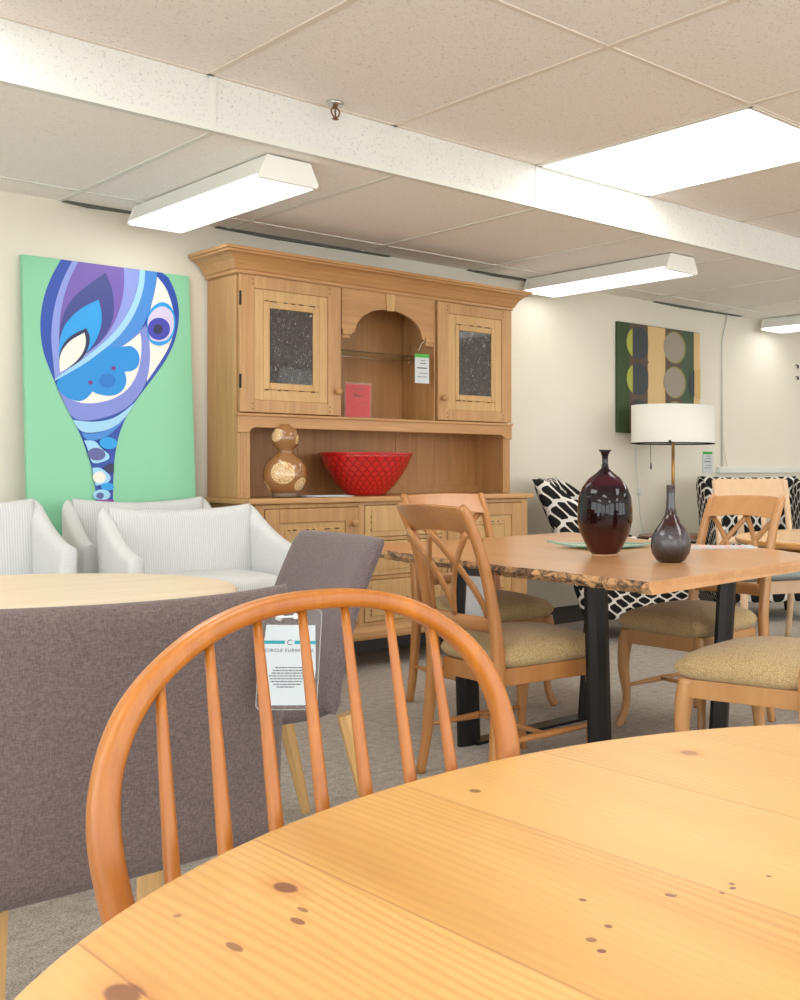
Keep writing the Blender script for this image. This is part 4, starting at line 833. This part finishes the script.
# ------------------------------------------------------------------ live-edge table
t = thing('live_edge_table', 'long live-edge cherry table with bark edge and black steel legs', 'table', (2.77, 3.1, 0))
TH, TT = .038, .735
left = [(2.141, 2.145), (2.15, 2.30), (2.165, 2.50), (2.19, 2.70), (2.185, 2.85), (2.215, 3.0), (2.235, 3.2), (2.255, 3.4), (2.29, 3.6), (2.325, 3.8), (2.355, 4.0), (2.40, 4.2)]
right = [(3.20, 2.285), (3.245, 2.46), (3.31, 2.6), (3.375, 2.79), (3.37, 2.95), (3.365, 3.09), (3.40, 3.3), (3.47, 3.6), (3.54, 3.9), (3.60, 4.2)]
left = [tuple(p)[:2] for p in catmull([(a, b, 0) for a, b in left], 8)]; right = [tuple(p)[:2] for p in catmull([(a, b, 0) for a, b in right], 8)]
rr = random.Random(3)
jit = lambda P, s: [(a+(rr.uniform(-.006, .006) if 0 < i < len(P)-1 else 0), b) for i, (a, b) in enumerate(P)]
left, right = jit(left, 1), jit(right, 1)
mid_far = [(3.35, 4.16), (3.08, 4.14), (2.85, 4.12), (2.60, 4.15)]
outline = left[::-1] + right + mid_far   # left far->near, near end, right near->far, far end
nl = len(left)
bm = NB(); c2 = Vector((2.77, 3.1))
def ring(z, off):
    out = []
    for i, (a, b) in enumerate(outline):
        if i < nl: a = a+off
        elif i < nl+len(right): a = a-off
        out.append(bm.verts.new((a-2.77, b-3.1, z)))
    return out
R1, R2 = ring(TT, 0), ring(TT-TH*.45, -.006)
R3 = [bm.verts.new((v.co.x+(.0 if not (k < nl or k < nl+len(right)) else (1 if k < nl else -1)*rr.uniform(.006, .03)), v.co.y, TT-TH)) for k, v in enumerate(R1)]
n_ = len(outline); f = bm.faces.new(R1); bmesh.ops.triangulate(bm, faces=[f]); f = bm.faces.new(R3[::-1]); bmesh.ops.triangulate(bm, faces=[f])
for A, B in ((R1, R2), (R2, R3)):
    for k in range(n_):
        f = bm.faces.new((A[k], A[(k+1) % n_], B[(k+1) % n_], B[k]))
        if k < nl-1 or nl <= k < nl+len(right)-1: f.material_index = 1
obj('tabletop', bm, [LIVE, BARK], t)
for yf in (2.71, 3.45):
    for s, xt, xb in ((-1, 2.445, 2.467), (1, 3.125, 3.065)):
        bm = NB(); sweep(bm, [(xb-2.77, yf-3.1, .0), (xt-2.77, yf-3.1, TT-TH-.008)], .092, .042, (1, 0, 0), 4, 12); obj('leg', bm, STEEL, t)
    obj('foot_bar', bx((2.48-2.77, yf-3.1-.04, .0), (3.06-2.77, yf-3.1+.04, .012)), STEEL, t)
    obj('top_plate', bx((2.40-2.77, yf-3.1-.05, TT-TH-.01), (3.17-2.77, yf-3.1+.05, TT-TH)), STEEL, t)

# on the table
t = thing('tall_necked_vase', 'large glossy oxblood egg-shaped vase with a thin flared neck on the live-edge table', 'vase', (2.682, 2.922, .7355))
z3 = .003655
prof = [(.044, .004), (.056, .018), (.072, .045), (.09, .085), (.1005, .13), (.1, .172), (.0965, .215), (.082, .253), (.060, .283), (.033, .303), (.015, .32), (.0105, .34), (.0115, .365), (.016, .378), (.0245, .387), (.022, .389), (.01, .378)]
bm = NB(); lathe(bm, prof, 64); obj('body', bm, GLAZE, t, smooth=True)
bm = NB(); lathe(bm, [(.046, 0), (.0495, .002), (.0495, .007), (.046, .009)], 40); obj('foot_ring', bm, CLAYFOOT, t, smooth=True, label='pale unglazed foot ring')
t = thing('small_bottle_vase', 'smaller bottle-shaped vase with silvery lower body beside the large oxblood vase', 'vase', (2.651, 2.558, .7355))
bm = NB(); lathe(bm, [(.036, 0), (.05, .006), (.064, .03), (.07, .056), (.066, .085), (.053, .112), (.034, .138), (.021, .162), (.0165, .185), (.0145, .22), (.0155, .262), (.014, .264), (.011, .255)], 56); obj('body', bm, GLAZE2, t, smooth=True)
# glass dish: square with curved-in sides and lifted corners
bm = NB(); n_ = 20; g = {}
for i in range(n_+1):
    for j in range(n_+1):
        a, b = i/n_*2-1, j/n_*2-1; k = 1-.16*(1-b*b)*abs(a)**2-.16*(1-a*a)*abs(b)**2
        r2 = (a*a+b*b)/2; g[i, j] = (a*.17*k, b*.17*k, .002+.022*r2**1.6)
T = {k: bm.verts.new((p[0], p[1], p[2]+.005)) for k, p in g.items()}; B = {k: bm.verts.new(p) for k, p in g.items()}
for i in range(n_):
    for j in range(n_):
        q = [(i, j), (i+1, j), (i+1, j+1), (i, j+1)]; bm.faces.new([T[k] for k in q]); bm.faces.new([B[k] for k in q[::-1]])
bd = [(i, 0) for i in range(n_)]+[(n_, j) for j in range(n_)]+[(i, n_) for i in range(n_, 0, -1)]+[(0, j) for j in range(n_, 0, -1)]
for a, b in zip(bd, bd[1:]+bd[:1]): bm.faces.new((T[a], T[b], B[b], B[a]))
o = obj('glass_dish', bm, PLATEGLASS, smooth=True, loc=(2.985, 3.25, .734)); o.rotation_euler = (0, 0, math.atan2(.6396, .7688)+PI/4); tag(o, 'flat sea-green glass dish on the live-edge table behind the large vase', 'dish')
bm = NB(); box(bm, (-.16, -.10, 0), (.16, .10, .0015)); box(bm, (-.1, -.05, .0015), (.12, .08, .0028))
for k in range(5): box(bm, (-.12+k*.05, -.085, .0028), (-.09+k*.05, .07, .0031), 1)
o = obj('table_leaflet', bm, [PAPER, plain('pink_print', (226, 190, 186), .6)], loc=(3.27, 2.90, .7355)); o.rotation_euler = (0, 0, -.7); tag(o, 'pale printed leaflet on the live-edge table right of the small vase', 'leaflet')

# ------------------------------------------------------------------ table and chair at the right
t = round_table('round_honey_table', 4.36, 2.81, .70, .735, .03, HONEY, CHERRY, 'honey-coloured round table cut off by the right edge behind the cross-back chair')
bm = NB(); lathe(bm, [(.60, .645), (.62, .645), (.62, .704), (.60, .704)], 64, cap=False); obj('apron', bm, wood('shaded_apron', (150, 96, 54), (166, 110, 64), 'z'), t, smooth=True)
SB = t = thing('solid_back_chair', 'pale maple chair with a broad plain crest board and blue-grey seat by the honey table', 'chair', (4.98, 4.0, 0), math.atan2(-.86, -.50)); SB.scale = (1, 1.1, 1)
bm = NB(); padsurf(bm, lambda u, v: (.0+u*.225, v*.225, .435), lambda u, v: (0, 0, 1), .028, 20, 20, 8, dome=.02); obj('seat', bm, BLUESEAT, t, smooth=True)
bm = NB(); box(bm, (.19, -.215, .335), (.212, .215, .41)); box(bm, (-.215, -.21, .335), (-.195, .21, .41))
for s in (-1, 1): box(bm, (-.2, s*.205-.01, .335), (.2, s*.205+.01, .41))
obj('seat_frame', bm, PEACH, t, bevel=.003)
for s in (-1, 1):
    bm = NB(); sweep(bm, [(-.27, s*.21, 0), (-.225, s*.21, .2), (-.215, s*.21, .42), (-.235, s*.21, .65), (-.285, s*.21, .86), (-.32, s*.21, .985)], [.034]*6, [.03, .036, .042, .04, .034, .028], (0, 1, 0), 5, 4, smooth_n=5); obj('rear_post', bm, PEACH, t, smooth=True)
    bm = NB(); sweep(bm, [(.205, s*.205, .4), (.2, s*.205, 0)], [.042, .03], [.042, .03], (0, 1, 0), 5, 6); obj('leg', bm, PEACH, t, smooth=True)
bm = NB(); rows = []
for k in range(15):
    y = -.215+.43*k/14; c_ = -.03*(1-(y/.215)**2); rows.append([bm.verts.new(p) for p in ((-.282+c_+.012, y, .872), (-.282+c_-.01, y, .872), (-.33+c_-.01, y, .995), (-.33+c_+.014, y, .995))])
for a, b in zip(rows, rows[1:]):
    for k in range(4): bm.faces.new((a[k], a[(k+1) % 4], b[(k+1) % 4], b[k]))
bm.faces.new(rows[0]); bm.faces.new(rows[-1][::-1]); obj('crest_board', bm, PEACH, t, bevel=.005)
bm = NB(); sweep(bm, [(-.235, -.2, .62), (-.262, 0, .62), (-.235, .2, .62)], .02, .045, (1, 0, 0), 5, 5, smooth_n=5); obj('lower_rail', bm, PEACH, t, smooth=True)
for yy in (-.07, .07):
    bm = NB(); sweep(bm, [(-.258, yy, .63), (-.305, yy, .88)], .01, .035, (1, 0, 0), 5, 5); obj('back_slat', bm, PEACH, t, smooth=True)

# ------------------------------------------------------------------ patterned slipper armchairs (front faces +x)
def ogee_chair(label, loc, rz, top=1.0, lean=.20, wt=.44, wb=.31, side_drop=False):
    t = thing('patterned_armchair', label, 'armchair', loc, rz, 'black and white ogee-patterned armchairs')
    zb = .13
    def flare(a): return a**1.2
    bm = NB()
    def PB(u, v):
        a = (v+1)/2; hw = wb+(wt-wb)*flare(a); return (-.30-lean*flare(a)+.05*u*u*a, u*hw, zb+a*(top-zb)-.012*(1-u*u)*a)
    padsurf(bm, PB, lambda u, v: (1, 0, .2), .05, 26, 26, 12, (.85, .95)); obj('backrest', bm, OGEE, t, smooth=True)
    for s in (-1, 1):
        def PW(u, v, s=s):
            a = (u+1)/2; b = (v+1)/2                       # a: back to front, b: bottom to top
            tt = min(max((a-.04)/.46, 0), 1); ztop = top-.005-(.36*tt*tt*(3-2*tt)+.06*a if side_drop else .42*a**1.6)
            z = zb+b*(ztop-zb); h = (z-zb)/(top-zb); hw = wb+.02+(wt-wb-.02)*flare(h)
            xb = -.30-lean*flare(h); xf = .36-.03*h
            return (xb+(xf-xb)*a, s*(hw-.02*a), z)
        bm = NB(); padsurf(bm, PW, lambda u, v, s=s: (0, s, 0), .036, 28, 24, 12, (.86, 1.05), uv0=(.3, 0)); obj('arm', bm, OGEE, t, smooth=True)
    bm = NB(); padsurf(bm, lambda u, v: (.04+u*.31, v*(wb-.015), .39), lambda u, v: (0, 0, 1), .07, 22, 22, 8, (.6, .6), .02); obj('seat_cushion', bm, OGEE, t, smooth=True)
    bm = NB(); padsurf(bm, lambda u, v: (.02+u*.33, v*(wb-.01), .23), lambda u, v: (0, 0, 1), .10, 20, 20, 20, (.6, .6)); obj('seat_base', bm, OGEE, t, smooth=True)
    for x_ in (-.27, .3):
        for s in (-1, 1):
            bm = NB(); sweep(bm, [(x_, s*.27, 0), (x_*.97, s*.265, .15)], [.026, .042], [.026, .042], (1, 0, 0), 4, 6); obj('leg', bm, IRON, t)
    return t
ogee_chair('black and white lattice-patterned armchair behind the large oxblood vase, turned sideways', (4.84, 4.93, 0), math.atan2(-.7688, .6396), 1.0, .35, .27, .27, True)
ogee_chair('black and white lattice-patterned armchair at the right, behind the pale maple chair', (5.99, 4.89, 0), math.atan2(-.80, -.60), 1.005, .12, .375)

# ------------------------------------------------------------------ side table and lamp
t = thing('lamp_table', 'small round brown side table under the drum lamp', 'side table', (5.49, 5.29, 0))
bm = NB(); lathe(bm, [(.225, .566), (.235, .57), (.235, .59), (.23, .593), (.01, .593)], 48); obj('tabletop', bm, wood('walnut_disc', (120, 84, 58), (142, 102, 72), 'x'), t)
bm = NB(); lathe(bm, [(.022, .02), (.022, .566)], 20); obj('stem', bm, IRON, t, smooth=True)
bm = NB(); lathe(bm, [(.15, 0), (.15, .012), (.03, .024)], 36); obj('base', bm, IRON, t, smooth=True)
t = thing('drum_lamp', 'table lamp with a wide white drum shade on a thin brass pole', 'lamp', (5.50, 5.285, .5935))
bm = NB(); lathe(bm, [(.08, 0), (.08, .012), (.02, .02)], 36); obj('base', bm, BRASS, t, smooth=True)
bm = NB(); lathe(bm, [(.0125, .015), (.0115, .84)], 20); obj('pole', bm, BRASS, t, smooth=True)
bm = NB(); lathe(bm, [(.296, .642), (.296, .91), (.292, .91), (.292, .642), (.296, .642)], 72, cap=False); obj('lamp_shade', bm, SHADE, t, smooth=True)
bm = NB()
lathe(bm, [(.2975, .640), (.2975, .648), (.290, .648), (.290, .640), (.2975, .640)], 72, cap=False); obj('shade_trim', bm, IRON, t)
bm = NB()
for a in (0, 2*PI/3, 4*PI/3): sweep(bm, [(0, 0, .84), (.292*math.cos(a), .292*math.sin(a), .655)], .003, .003, (0, 0, 1), 4)
lathe(bm, [(.02, .80), (.02, .845)], 16); obj('shade_spider', bm, BRASS, t, smooth=True)
bm = NB(); q = Vector((-.7688*.296, -.6396*.296+.0, .652)); lathe(bm, [(.004, -.014), (.010, -.006), (.010, .004), (.003, .01)], 14, (q.x, q.y, q.z)); obj('shade_clip', bm, BLACKPL, t, smooth=True)
bm = NB(); sweep(bm, [(-.105, .12, .64), (-.104, .12, .56), (-.101, .12, .50)], .0035, .0035, (0, 1, 0), 4); lathe(bm, [(.004, .46), (.006, .475), (.005, .505)], 10, (-.101, .12, 0)); obj('pull_chain', bm, IRON, t, smooth=True)
cd = thing('electric_cord', 'thin white cord with an inline switch hanging against the wall behind the lamp', 'cord', (5.52, WALL_Y-.006, 0))
bm = NB(); sweep(bm, [(0, 0, 1.25), (.01, 0, 1.05), (.03, 0, .88), (.05, 0, .70), (.10, 0, .45), (.12, 0, .02)], .006, .006, (0, 1, 0), 5, smooth_n=6); obj('wire', bm, WHITEPL, cd, smooth=True)
bm = NB(); box(bm, (.012, -.016, .87), (.048, .002, .92)); obj('inline_switch', bm, WHITEPL, cd, bevel=.007, seg=3)
